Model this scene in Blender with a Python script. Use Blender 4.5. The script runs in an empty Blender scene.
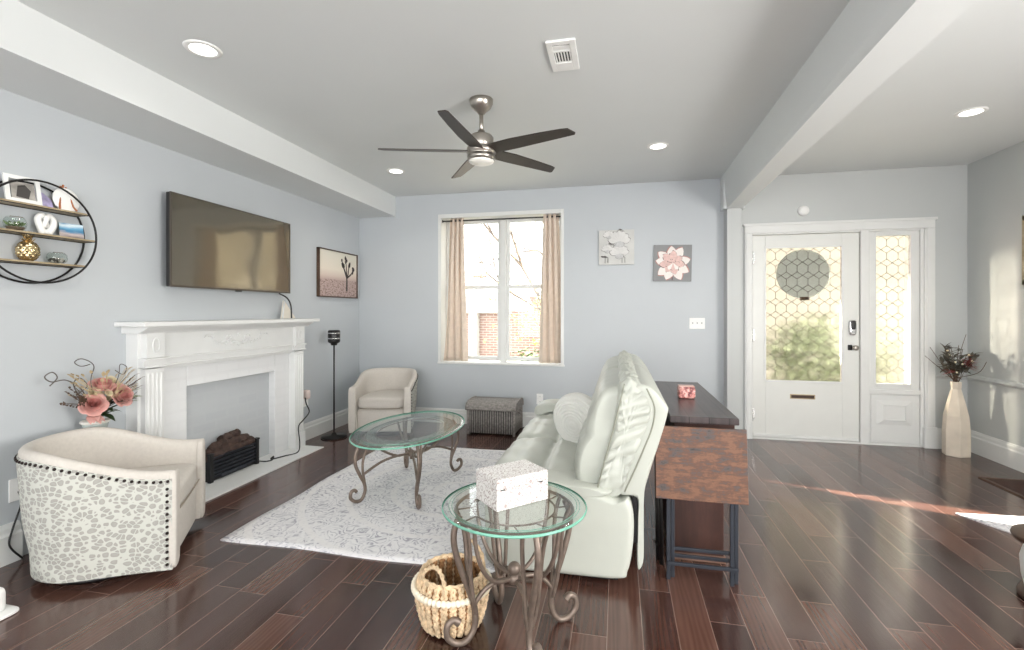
import bpy, math, random
from mathutils import Vector, Matrix
random.seed(7)
PI = math.pi
scene = bpy.context.scene
COL = scene.collection

# ------------------------------------------------------------ camera
YAW = math.atan(106 / 480)
cam_data = bpy.data.cameras.new('camera')
cam = bpy.data.objects.new('camera', cam_data)
COL.objects.link(cam)
cam.location = (0, 0, 1.3)
cam.rotation_euler = (PI / 2, 0, YAW)
cam_data.sensor_width = 36
cam_data.lens = 36 * 480 / 1024
cam_data.shift_y = -13 / 1024
cam_data.clip_start = 0.05
cam_data.clip_end = 300
scene.camera = cam

# ------------------------------------------------------------ view, world, sun, fill lights
vs = scene.view_settings
vs.view_transform = 'Standard'
vs.look = 'None'
vs.exposure = 0.18
vs.gamma = 1.0
vs.use_curve_mapping = False
world = bpy.data.worlds.new('overcast_sky')
scene.world = world
world.use_nodes = True
bg = world.node_tree.nodes['Background']
bg.inputs[0].default_value = (0.97, 0.985, 1.0, 1)
bg.inputs[1].default_value = 3.6


def add_light(name, kind, loc, energy, color=(1, 1, 1), rot=(0, 0, 0), **kw):
    d = bpy.data.lights.new(name, kind)
    d.energy = energy
    d.color = color
    for k, v in kw.items():
        setattr(d, k, v)
    o = bpy.data.objects.new(name, d)
    o.location = loc
    o.rotation_euler = rot
    COL.objects.link(o)
    return o


def aim(d):
    return Vector(d).to_track_quat('-Z', 'Y').to_euler()


# low sun entering through the tapered opening cut in the right wall
SUN_DIR = (-0.963, 0.268, -0.62)
add_light('sun', 'SUN', (8, 2, 6), 34.0, (1.0, 0.9, 0.78), aim(SUN_DIR), angle=0.01)
# added fill lamps for even room light; the right wall has no window there
add_light('rear_fill', 'AREA', (-0.3, -2.95, 1.5), 100, (1.0, 0.985, 0.96), aim((0, 1, 0.16)),
          shape='RECTANGLE', size=5.2, size_y=1.9)
add_light('hall_side_fill', 'AREA', (3.15, 0.6, 1.5), 205, (1.0, 0.97, 0.93), aim((-1, 0.1, 0.12)),
          shape='RECTANGLE', size=2.2, size_y=1.5)


# ------------------------------------------------------------ materials
MATS = {}


def new_mat(name):
    m = bpy.data.materials.new(name)
    m.use_nodes = True
    nt = m.node_tree
    return m, nt, nt.nodes['Principled BSDF']


def lin(c):
    """sRGB 0-255 to linear rgba"""
    r = []
    for v in c:
        v = v / 255
        r.append(v / 12.92 if v <= 0.04045 else ((v + 0.055) / 1.055) ** 2.4)
    return tuple(r) + (1,)


def N(nt, t, **kw):
    n = nt.nodes.new(t)
    for k, v in kw.items():
        setattr(n, k, v)
    return n


def coords(nt, scale=(1, 1, 1), rot=(0, 0, 0)):
    tc = N(nt, 'ShaderNodeTexCoord')
    mp = N(nt, 'ShaderNodeMapping')
    mp.inputs['Scale'].default_value = scale
    mp.inputs['Rotation'].default_value = rot
    nt.links.new(tc.outputs['Object'], mp.inputs[0])
    return mp.outputs[0]


def ramp(nt, fac, stops):
    r = N(nt, 'ShaderNodeValToRGB')
    el = r.color_ramp.elements
    while len(el) > 1:
        el.remove(el[-1])
    el[0].position = stops[0][0]
    el[0].color = stops[0][1]
    for p, c in stops[1:]:
        e = el.new(p)
        e.color = c
    nt.links.new(fac, r.inputs[0])
    return r.outputs[0]


def bump(nt, bsdf, height, strength=0.2, dist=0.01):
    b = N(nt, 'ShaderNodeBump')
    b.inputs['Strength'].default_value = strength
    b.inputs['Distance'].default_value = dist
    nt.links.new(height, b.inputs['Height'])
    nt.links.new(b.outputs[0], bsdf.inputs['Normal'])


def noise(nt, vec, scale, detail=3, rough=0.5):
    n = N(nt, 'ShaderNodeTexNoise')
    n.inputs['Scale'].default_value = scale
    n.inputs['Detail'].default_value = detail
    n.inputs['Roughness'].default_value = rough
    nt.links.new(vec, n.inputs['Vector'])
    return n.outputs['Fac']


def mathn(nt, op, a, b=None):
    n = N(nt, 'ShaderNodeMath', operation=op)
    for i, v in enumerate((a, b)):
        if v is None:
            continue
        if isinstance(v, (int, float)):
            n.inputs[i].default_value = v
        else:
            nt.links.new(v, n.inputs[i])
    return n.outputs[0]


def plain(name, rgb, rough=0.5, metal=0.0, var=0.06, nscale=8, bstr=0.0, bscale=200, spec=0.5):
    """plain colour with slight procedural variation and optional grain"""
    m, nt, b = new_mat(name)
    v = coords(nt)
    c = lin(rgb)
    lo = tuple(x * (1 - var) for x in c[:3]) + (1,)
    hi = tuple(min(1, x * (1 + var)) for x in c[:3]) + (1,)
    col = ramp(nt, noise(nt, v, nscale), [(0.3, lo), (0.7, hi)])
    nt.links.new(col, b.inputs['Base Color'])
    b.inputs['Roughness'].default_value = rough
    b.inputs['Metallic'].default_value = metal
    b.inputs['Specular IOR Level'].default_value = spec
    if bstr:
        bump(nt, b, noise(nt, v, bscale, 2), bstr, 0.003)
    MATS[name] = m
    return m


wall_paint = plain('wall_paint', (189, 194, 198), 0.42, var=0.015, nscale=2, bstr=0.05, bscale=90)
hall_paint = plain('hall_paint', (190, 193, 192), 0.42, var=0.015, nscale=2, bstr=0.05, bscale=90)
ceiling_paint = plain('ceiling_paint', (217, 220, 220), 0.6, var=0.01, nscale=2)
white_trim = plain('white_trim', (222, 223, 221), 0.35, var=0.015)
white_paint = plain('white_paint', (224, 225, 224), 0.4, var=0.02)
door_paint = plain('door_paint', (222, 223, 219), 0.35, var=0.015)
leather = plain('cream_leather', (187, 190, 181), 0.38, var=0.04, nscale=5, bstr=0.12, bscale=160)
leather_seam = plain('leather_seam', (140, 142, 128), 0.45)
black_metal = plain('black_metal', (26, 25, 25), 0.4, 0.3)
black_plastic = plain('black_plastic', (20, 20, 20), 0.35)
slate_metal = plain('slate_metal', (50, 54, 62), 0.4, 0.4)
bronze_iron = plain('bronze_iron', (122, 108, 98), 0.42, 0.45, var=0.2, nscale=30, bstr=0.1, bscale=120)
nail_metal = plain('nail_bronze', (48, 40, 38), 0.3, 0.8)
brushed_nickel = plain('brushed_nickel', (176, 170, 162), 0.28, 0.95)
chrome = plain('chrome', (205, 205, 205), 0.15, 1.0)
gold = plain('gold', (206, 184, 142), 0.2, 0.95, var=0.15)
cream_fabric = plain('cream_fabric', (204, 198, 190), 0.85, var=0.04, nscale=60, bstr=0.4, bscale=350)
plastic_white = plain('white_plastic', (238, 238, 236), 0.35)
glow_white = plain('lens_white', (245, 243, 236), 0.3)
curtain_cloth = plain('curtain_cloth', (226, 210, 194), 0.8, var=0.05, nscale=20, bstr=0.3, bscale=300)
knit = plain('white_knit', (220, 220, 215), 0.9, var=0.03, bstr=0.6, bscale=160)
firebox_paint = plain('firebox_paint', (178, 182, 184), 0.7, var=0.06, nscale=6, bstr=0.4, bscale=40)
paper_white = plain('paper_white', (232, 228, 220), 0.7)
leaf_green = plain('leaf_green', (52, 70, 40), 0.5, var=0.3, nscale=20)
leaf_pale = plain('leaf_pale', (150, 160, 120), 0.6, var=0.2, nscale=20)
twig_brown = plain('twig_brown', (92, 72, 56), 0.7, var=0.2, nscale=30)
curly_grey = plain('curly_grey', (92, 86, 82), 0.6)
rose_pink = plain('rose_pink', (222, 172, 164), 0.6, var=0.12, nscale=25)
rose_deep = plain('rose_deep', (208, 142, 136), 0.6, var=0.12, nscale=25)
cream_petal = plain('cream_petal', (232, 220, 190), 0.6, var=0.08)
dark_leaf = plain('dark_leaf', (92, 88, 78), 0.5, var=0.35, nscale=30)
red_leaf = plain('red_leaf', (166, 62, 56), 0.5, var=0.2, nscale=30)
bark_log = plain('log_bark', (72, 56, 50), 0.9, var=0.5, nscale=25, bstr=1.0, bscale=60)
grate_black = plain('grate_black', (30, 30, 32), 0.45, 0.2)
slot_dark = plain('slot_dark', (60, 42, 30), 0.6)
vase_stone = plain('vase_stone', (214, 202, 186), 0.45, var=0.1, nscale=7, bstr=0.1, bscale=60)
asphalt = plain('outside_ground', (150, 150, 140), 0.9, var=0.2)
roof_grey = plain('roof_grey', (200, 202, 206), 0.8, var=0.1, nscale=3)
leaf_yellow = plain('leaf_yellow', (214, 202, 120), 0.6, var=0.2, nscale=5)
tree_bark = plain('tree_bark', (120, 108, 98), 0.9, var=0.2)
bush_green = plain('bush_green', (118, 130, 100), 0.8, var=0.3, nscale=5)
wreath_grey = plain('disc_grey', (222, 230, 230), 0.8, var=0.04)
candle_pink, _nt, _b = new_mat('candle_pink')
_nt.links.new(ramp(_nt, noise(_nt, coords(_nt), 42, 3, 0.6), [(0.38, lin((104, 48, 52))), (0.5, lin((190, 122, 116))), (0.62, lin((222, 186, 178)))]), _b.inputs['Base Color'])
_b.inputs['Roughness'].default_value = 0.35


def floor_mat():
    m, nt, b = new_mat('hardwood_floor')
    tc = N(nt, 'ShaderNodeTexCoord')
    sep = N(nt, 'ShaderNodeSeparateXYZ')
    nt.links.new(tc.outputs['Object'], sep.inputs[0])
    W = 0.14
    xs = mathn(nt, 'DIVIDE', mathn(nt, 'ADD', sep.outputs[0], 0.043), W)
    row = mathn(nt, 'FLOOR', xs)
    fx = mathn(nt, 'FRACT', xs)
    wn = N(nt, 'ShaderNodeTexWhiteNoise', noise_dimensions='1D')
    nt.links.new(row, wn.inputs['W'])
    ln = mathn(nt, 'ADD', mathn(nt, 'MULTIPLY', wn.outputs['Value'], 0.35), 0.62)
    ys = mathn(nt, 'ADD', mathn(nt, 'DIVIDE', sep.outputs[1], ln), mathn(nt, 'MULTIPLY', wn.outputs['Value'], 37.3))
    cell = mathn(nt, 'FLOOR', ys)
    fy = mathn(nt, 'FRACT', ys)
    comb = N(nt, 'ShaderNodeCombineXYZ')
    nt.links.new(row, comb.inputs[0])
    nt.links.new(cell, comb.inputs[1])
    wn2 = N(nt, 'ShaderNodeTexWhiteNoise', noise_dimensions='3D')
    nt.links.new(comb.outputs[0], wn2.inputs['Vector'])
    # seams
    ex = mathn(nt, 'MINIMUM', fx, mathn(nt, 'SUBTRACT', 1.0, fx))
    ey = mathn(nt, 'MULTIPLY', mathn(nt, 'MINIMUM', fy, mathn(nt, 'SUBTRACT', 1.0, fy)), mathn(nt, 'DIVIDE', ln, W))
    edge = mathn(nt, 'MINIMUM', ex, ey)
    seam = mathn(nt, 'LESS_THAN', edge, 0.010)
    groove = mathn(nt, 'SMOOTH_MIN', edge, 0.03)
    # grain
    off = N(nt, 'ShaderNodeVectorMath', operation='MULTIPLY_ADD')
    nt.links.new(tc.outputs['Object'], off.inputs[0])
    off.inputs[1].default_value = (26, 2.2, 1)
    sc2 = N(nt, 'ShaderNodeVectorMath', operation='SCALE')
    nt.links.new(wn2.outputs['Color'], sc2.inputs[0])
    sc2.inputs['Scale'].default_value = 40
    nt.links.new(sc2.outputs[0], off.inputs[2])
    g = noise(nt, off.outputs[0], 1.0, 6, 0.6)
    wv = N(nt, 'ShaderNodeTexWave', wave_type='BANDS', bands_direction='X')
    wv.inputs['Scale'].default_value = 0.55
    wv.inputs['Distortion'].default_value = 9
    wv.inputs['Detail'].default_value = 2
    nt.links.new(off.outputs[0], wv.inputs['Vector'])
    gg = mathn(nt, 'ADD', mathn(nt, 'MULTIPLY', g, 0.36), mathn(nt, 'MULTIPLY', wv.outputs['Fac'], 0.10))
    f = mathn(nt, 'ADD', gg, mathn(nt, 'ADD', mathn(nt, 'MULTIPLY', wn2.outputs['Value'], 0.42), 0.14))
    col = ramp(nt, f, [(0.25, lin((42, 27, 24))), (0.5, lin((62, 40, 35))), (0.72, lin((88, 60, 51))), (1.0, lin((112, 82, 70)))])
    mix = N(nt, 'ShaderNodeMix', data_type='RGBA')
    nt.links.new(seam, mix.inputs['Factor'])
    nt.links.new(col, mix.inputs['A'])
    mix.inputs['B'].default_value = lin((138, 116, 106))
    nt.links.new(mix.outputs['Result'], b.inputs['Base Color'])
    r = mathn(nt, 'ADD', mathn(nt, 'MULTIPLY', g, 0.15), 0.11)
    nt.links.new(r, b.inputs['Roughness'])
    h = mathn(nt, 'ADD', mathn(nt, 'MULTIPLY', groove, 12.0), mathn(nt, 'MULTIPLY', gg, 0.8))
    bump(nt, b, h, 0.1, 0.003)
    b.inputs['Specular IOR Level'].default_value = 0.9
    return m


wood_floor = floor_mat()


def rustic_mat(name, stops, axis_scale, rough=0.5, sc=1.0):
    m, nt, b = new_mat(name)
    v = coords(nt, axis_scale)
    n1 = noise(nt, v, 3 * sc, 8, 0.75)
    v2 = coords(nt, (2, 2, 2))
    n2 = noise(nt, v2, 5 * sc, 4, 0.6)
    f = mathn(nt, 'ADD', mathn(nt, 'MULTIPLY', n1, 0.65), mathn(nt, 'MULTIPLY', n2, 0.35))
    nt.links.new(ramp(nt, f, stops), b.inputs['Base Color'])
    b.inputs['Roughness'].default_value = rough
    bump(nt, b, n1, 0.2, 0.002)
    return m


rustic_board = rustic_mat('rustic_board', [(0.34, lin((40, 33, 31))), (0.42, lin((76, 68, 66))), (0.47, lin((88, 58, 44))),
                                            (0.56, lin((116, 80, 58))), (0.68, lin((86, 54, 40)))], (1.2, 1, 7), sc=2.2)
mahogany = rustic_mat('mahogany_panel', [(0.3, lin((38, 20, 16))), (0.6, lin((66, 38, 30)))], (8, 1, 1))
shelf_wood = rustic_mat('shelf_wood', [(0.3, lin((128, 112, 88))), (0.6, lin((176, 160, 130)))], (6, 1, 6))
dark_frame = rustic_mat('dark_frame_wood', [(0.3, lin((50, 34, 24))), (0.6, lin((84, 60, 44)))], (1, 4, 4))


def plank_top_mat():
    m, nt, b = new_mat('dark_plank_top')
    v = coords(nt, (14, 1.5, 1))
    g = noise(nt, v, 2, 5, 0.6)
    tc = N(nt, 'ShaderNodeTexCoord')
    sep = N(nt, 'ShaderNodeSeparateXYZ')
    nt.links.new(tc.outputs['Object'], sep.inputs[0])
    fx = mathn(nt, 'FRACT', mathn(nt, 'DIVIDE', mathn(nt, 'ADD', sep.outputs[0], 5.02), 0.09))
    seam = mathn(nt, 'LESS_THAN', fx, 0.045)
    col = ramp(nt, g, [(0.3, lin((46, 40, 40))), (0.7, lin((76, 66, 66)))])
    mix = N(nt, 'ShaderNodeMix', data_type='RGBA')
    nt.links.new(seam, mix.inputs['Factor'])
    nt.links.new(col, mix.inputs['A'])
    mix.inputs['B'].default_value = lin((26, 20, 20))
    nt.links.new(mix.outputs['Result'], b.inputs['Base Color'])
    b.inputs['Roughness'].default_value = 0.32
    bump(nt, b, g, 0.15, 0.002)
    return m


plank_top = plank_top_mat()


def leopard_mat():
    m, nt, b = new_mat('leopard_fabric')
    v = coords(nt, (1, 1, 1.25))
    # warp a little
    nz = N(nt, 'ShaderNodeTexNoise')
    nz.inputs['Scale'].default_value = 14
    nt.links.new(v, nz.inputs['Vector'])
    ma = N(nt, 'ShaderNodeVectorMath', operation='MULTIPLY_ADD')
    nt.links.new(nz.outputs['Color'], ma.inputs[0])
    ma.inputs[1].default_value = (0.03, 0.03, 0.03)
    nt.links.new(v, ma.inputs[2])
    vo = N(nt, 'ShaderNodeTexVoronoi', feature='DISTANCE_TO_EDGE')
    vo.inputs['Scale'].default_value = 34
    vo.inputs['Randomness'].default_value = 0.85
    nt.links.new(ma.outputs[0], vo.inputs['Vector'])
    v1 = N(nt, 'ShaderNodeTexVoronoi', feature='F1')
    v1.inputs['Scale'].default_value = 34
    v1.inputs['Randomness'].default_value = 0.85
    nt.links.new(ma.outputs[0], v1.inputs['Vector'])
    f = mathn(nt, 'SUBTRACT', vo.outputs['Distance'], mathn(nt, 'MULTIPLY', mathn(nt, 'MAXIMUM', mathn(nt, 'SUBTRACT', v1.outputs['Distance'], 0.46), 0.0), 0.8))
    col = ramp(nt, f, [(0.045, lin((196, 197, 189))), (0.09, lin((158, 156, 150))), (0.4, lin((166, 164, 158)))])
    nt.links.new(col, b.inputs['Base Color'])
    b.inputs['Roughness'].default_value = 0.85
    bump(nt, b, noise(nt, v, 400, 2), 0.3, 0.002)
    return m


leopard = leopard_mat()


def rug_mat(name, cx, cy):
    m, nt, b = new_mat(name)
    tc = N(nt, 'ShaderNodeTexCoord')
    nz = N(nt, 'ShaderNodeTexNoise')
    nz.inputs['Scale'].default_value = 9
    nz.inputs['Detail'].default_value = 2
    nt.links.new(tc.outputs['Object'], nz.inputs['Vector'])
    ma = N(nt, 'ShaderNodeVectorMath', operation='MULTIPLY_ADD')
    nt.links.new(nz.outputs['Color'], ma.inputs[0])
    ma.inputs[1].default_value = (0.16, 0.16, 0)
    nt.links.new(tc.outputs['Object'], ma.inputs[2])
    sep = N(nt, 'ShaderNodeSeparateXYZ')
    nt.links.new(tc.outputs['Object'], sep.inputs[0])
    dx = mathn(nt, 'SUBTRACT', sep.outputs[0], cx)
    dy = mathn(nt, 'SUBTRACT', sep.outputs[1], cy)
    r = mathn(nt, 'SQRT', mathn(nt, 'ADD', mathn(nt, 'MULTIPLY', dx, dx), mathn(nt, 'MULTIPLY', dy, dy)))
    # concentric rings (thin pale borders)
    rr = mathn(nt, 'FRACT', mathn(nt, 'MULTIPLY', r, 3.4))
    ring = mathn(nt, 'LESS_THAN', mathn(nt, 'ABSOLUTE', mathn(nt, 'SUBTRACT', rr, 0.5)), 0.07)
    # scrolls: contour lines of warped voronoi + fine noise contour
    vo = N(nt, 'ShaderNodeTexVoronoi', feature='F1')
    vo.inputs['Scale'].default_value = 9
    nt.links.new(ma.outputs[0], vo.inputs['Vector'])
    s1 = mathn(nt, 'SINE', mathn(nt, 'MULTIPLY', vo.outputs['Distance'], 30))
    n2 = N(nt, 'ShaderNodeTexNoise')
    n2.inputs['Scale'].default_value = 16
    n2.inputs['Detail'].default_value = 1
    nt.links.new(ma.outputs[0], n2.inputs['Vector'])
    s2 = mathn(nt, 'SINE', mathn(nt, 'MULTIPLY', n2.outputs['Fac'], 42))
    s = mathn(nt, 'ADD', mathn(nt, 'MULTIPLY', s1, 0.6), mathn(nt, 'MULTIPLY', s2, 0.5))
    wear = noise(nt, tc.outputs['Object'], 5, 3)
    s = mathn(nt, 'ADD', mathn(nt, 'MULTIPLY', s, 0.42), mathn(nt, 'MULTIPLY', wear, 0.7))
    col = ramp(nt, s, [(0.12, lin((226, 225, 226))), (0.5, lin((214, 213, 216))), (0.8, lin((166, 165, 174)))])
    mix = N(nt, 'ShaderNodeMix', data_type='RGBA')
    nt.links.new(mathn(nt, 'MULTIPLY', ring, 0.75), mix.inputs['Factor'])
    nt.links.new(col, mix.inputs['A'])
    mix.inputs['B'].default_value = lin((226, 224, 224))
    nt.links.new(mix.outputs['Result'], b.inputs['Base Color'])
    b.inputs['Roughness'].default_value = 0.95
    bump(nt, b, noise(nt, tc.outputs['Object'], 300, 2), 0.3, 0.003)
    return m


def glass_mat(name, tint=(0.93, 0.98, 0.96), rough=0.0, mixg=0.10):
    """thin clear glass: mostly see-through with a mirror film"""
    m = bpy.data.materials.new(name)
    m.use_nodes = True
    nt = m.node_tree
    nt.nodes.clear()
    out = N(nt, 'ShaderNodeOutputMaterial')
    tr = N(nt, 'ShaderNodeBsdfTransparent')
    tr.inputs[0].default_value = tint + (1,)
    gl = N(nt, 'ShaderNodeBsdfGlossy')
    gl.inputs['Roughness'].default_value = rough
    fr = N(nt, 'ShaderNodeFresnel')
    fr.inputs[0].default_value = 1.5
    geo = N(nt, 'ShaderNodeNewGeometry')
    f = mathn(nt, 'MULTIPLY', mathn(nt, 'ADD', fr.outputs[0], mixg - 0.04), mathn(nt, 'SUBTRACT', 1.0, geo.outputs['Backfacing']))
    mx = N(nt, 'ShaderNodeMixShader')
    nt.links.new(f, mx.inputs[0])
    nt.links.new(tr.outputs[0], mx.inputs[1])
    nt.links.new(gl.outputs[0], mx.inputs[2])
    nt.links.new(mx.outputs[0], out.inputs[0])
    return m


table_glass = glass_mat('table_glass', (0.93, 0.965, 0.95), 0.02, 0.12)
window_glass = glass_mat('window_glass', (0.98, 0.99, 0.98), 0.0, 0.04)
bowl_glass = glass_mat('bowl_glass', (0.95, 0.97, 0.96), 0.03, 0.06)
glass_edge = plain('glass_edge', (118, 176, 156), 0.12, var=0.1)


def textured_glass():
    m = bpy.data.materials.new('textured_door_glass')
    m.use_nodes = True
    nt = m.node_tree
    nt.nodes.clear()
    out = N(nt, 'ShaderNodeOutputMaterial')
    tr = N(nt, 'ShaderNodeBsdfTransparent')
    tr.inputs[0].default_value = (0.84, 0.83, 0.80, 1)
    tl = N(nt, 'ShaderNodeBsdfTranslucent')
    tl.inputs[0].default_value = (0.6, 0.58, 0.54, 1)
    v = coords(nt)
    f = mathn(nt, 'ADD', mathn(nt, 'MULTIPLY', noise(nt, v, 14, 3), 0.02), 0.004)
    mx = N(nt, 'ShaderNodeMixShader')
    nt.links.new(f, mx.inputs[0])
    rf = N(nt, 'ShaderNodeBsdfRefraction')
    rf.inputs['Color'].default_value = (0.92, 0.91, 0.88, 1)
    rf.inputs['Roughness'].default_value = 0.22
    rf.inputs['IOR'].default_value = 1.18
    m2 = N(nt, 'ShaderNodeMixShader')
    m2.inputs[0].default_value = 0.66
    nt.links.new(tr.outputs[0], m2.inputs[1])
    nt.links.new(rf.outputs[0], m2.inputs[2])
    nt.links.new(m2.outputs[0], mx.inputs[1])
    nt.links.new(tl.outputs[0], mx.inputs[2])
    nt.links.new(mx.outputs[0], out.inputs[0])
    return m


door_glass = textured_glass()


def tv_mat():
    m, nt, b = new_mat('tv_screen_glass')
    v = coords(nt)
    b.inputs['Base Color'].default_value = lin((16, 14, 11))
    gl = N(nt, 'ShaderNodeBsdfGlossy')
    gl.inputs['Color'].default_value = (1.0, 0.86, 0.64, 1)
    gl.inputs['Roughness'].default_value = 0.09
    bn = N(nt, 'ShaderNodeBump')
    bn.inputs['Strength'].default_value = 0.25
    bn.inputs['Distance'].default_value = 0.02
    nt.links.new(noise(nt, v, 2.5, 1), bn.inputs['Height'])
    nt.links.new(bn.outputs[0], gl.inputs['Normal'])
    b.inputs['Roughness'].default_value = 0.3
    mx = N(nt, 'ShaderNodeMixShader')
    mx.inputs[0].default_value = 0.2
    nt.links.new(b.outputs[0], mx.inputs[1])
    nt.links.new(gl.outputs[0], mx.inputs[2])
    out = [n for n in nt.nodes if n.type == 'OUTPUT_MATERIAL'][0]
    nt.links.new(mx.outputs[0], out.inputs[0])
    return m


tv_glass = tv_mat()


def brick_mat(name, c1, c2, mortar, scale=1.0, bw=0.22, rh=0.075, ms=0.012, bstr=0.5, plane='YZ'):
    m, nt, b = new_mat(name)
    tc = N(nt, 'ShaderNodeTexCoord')
    sep = N(nt, 'ShaderNodeSeparateXYZ')
    nt.links.new(tc.outputs['Object'], sep.inputs[0])
    cb = N(nt, 'ShaderNodeCombineXYZ')
    nt.links.new(mathn(nt, 'ADD', sep.outputs[0], sep.outputs[1]), cb.inputs[0])
    nt.links.new(sep.outputs[2], cb.inputs[1])
    br = N(nt, 'ShaderNodeTexBrick')
    br.inputs['Color1'].default_value = lin(c1)
    br.inputs['Color2'].default_value = lin(c2)
    br.inputs['Mortar'].default_value = lin(mortar)
    br.inputs['Scale'].default_value = scale
    br.inputs['Brick Width'].default_value = bw
    br.inputs['Row Height'].default_value = rh
    br.inputs['Mortar Size'].default_value = ms
    nt.links.new(cb.outputs[0], br.inputs['Vector'])
    nt.links.new(br.outputs['Color'], b.inputs['Base Color'])
    b.inputs['Roughness'].default_value = 0.6
    h = mathn(nt, 'ADD', mathn(nt, 'MULTIPLY', br.outputs['Fac'], -1.0), noise(nt, tc.outputs['Object'], 30, 3))
    bump(nt, b, h, bstr, 0.006)
    return m


white_brick = brick_mat('painted_white_brick', (228, 229, 230), (226, 227, 228), (225, 226, 227), bstr=0.22)
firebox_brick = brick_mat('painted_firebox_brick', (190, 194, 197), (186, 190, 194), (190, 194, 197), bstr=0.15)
red_brick = brick_mat('red_brick', (178, 142, 132), (158, 122, 114), (196, 186, 178))


def weave_mat(name, c1, c2, sx=60, sz=90):
    m, nt, b = new_mat(name)
    v = coords(nt)
    w1 = N(nt, 'ShaderNodeTexWave', wave_type='BANDS', bands_direction='Z')
    w1.inputs['Scale'].default_value = sz / 20
    w1.inputs['Distortion'].default_value = 1.2
    w1.inputs['Detail'].default_value = 1
    nt.links.new(v, w1.inputs['Vector'])
    sep = N(nt, 'ShaderNodeSeparateXYZ')
    nt.links.new(v, sep.inputs[0])
    s = mathn(nt, 'SINE', mathn(nt, 'MULTIPLY', mathn(nt, 'ADD', sep.outputs[0], sep.outputs[1]), sx * 2.5))
    f = mathn(nt, 'ADD', mathn(nt, 'MULTIPLY', w1.outputs['Fac'], 0.5), mathn(nt, 'MULTIPLY', s, 0.25))
    f = mathn(nt, 'ADD', f, mathn(nt, 'MULTIPLY', noise(nt, v, 30, 3), 0.35))
    nt.links.new(ramp(nt, f, [(0.15, lin(c1)), (0.75, lin(c2))]), b.inputs['Base Color'])
    b.inputs['Roughness'].default_value = 0.75
    bump(nt, b, f, 0.7, 0.006)
    return m


wicker_grey = plain('grey_wicker', (146, 141, 137), 0.75, var=0.3, nscale=45, bstr=0.6, bscale=120)
wicker_dark = plain('wicker_gap', (84, 80, 78), 0.85, var=0.3, nscale=45)
seagrass = plain('seagrass', (214, 188, 154), 0.8, var=0.3, nscale=45, bstr=0.5, bscale=120)
seagrass_dark = plain('seagrass_inner', (150, 110, 72), 0.85, var=0.25, nscale=45, bstr=0.5, bscale=120)
bead_cream = plain('bead_cream', (238, 228, 206), 0.5, var=0.04)


def inlay_mat():
    m, nt, b = new_mat('inlay_box_pattern')
    v = coords(nt)
    vo = N(nt, 'ShaderNodeTexVoronoi', feature='F1')
    vo.inputs['Scale'].default_value = 42
    nt.links.new(v, vo.inputs['Vector'])
    s = mathn(nt, 'SINE', mathn(nt, 'MULTIPLY', vo.outputs['Distance'], 17))
    col = ramp(nt, s, [(0.3, lin((220, 217, 214))), (0.62, lin((216, 211, 208))), (0.85, lin((164, 150, 146)))])
    nt.links.new(col, b.inputs['Base Color'])
    b.inputs['Roughness'].default_value = 0.4
    return m


inlay = inlay_mat()


def emit_mat(name, rgb, strength):
    m = bpy.data.materials.new(name)
    m.use_nodes = True
    nt = m.node_tree
    nt.nodes.clear()
    out = N(nt, 'ShaderNodeOutputMaterial')
    e = N(nt, 'ShaderNodeEmission')
    e.inputs[0].default_value = rgb + (1,)
    e.inputs[1].default_value = strength
    nt.links.new(e.outputs[0], out.inputs[0])
    return m


downlight_glow = emit_mat('downlight_glow', (1.0, 0.97, 0.9), 6.0)


# ------------------------------------------------------------ mesh helpers
def catmull(pts, n=6, closed=False):
    P = [Vector(p) for p in pts]
    out = []
    L = len(P)
    rng = L if closed else L - 1
    for i in range(rng):
        if closed:
            p0, p1, p2, p3 = P[(i - 1) % L], P[i], P[(i + 1) % L], P[(i + 2) % L]
        else:
            p0, p1, p2, p3 = P[max(i - 1, 0)], P[i], P[i + 1], P[min(i + 2, L - 1)]
        for k in range(n):
            t = k / n
            out.append(0.5 * ((2 * p1) + (p2 - p0) * t + (2 * p0 - 5 * p1 + 4 * p2 - p3) * t * t + (3 * p1 - p0 - 3 * p2 + p3) * t ** 3))
    if not closed:
        out.append(P[-1])
    return out


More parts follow.
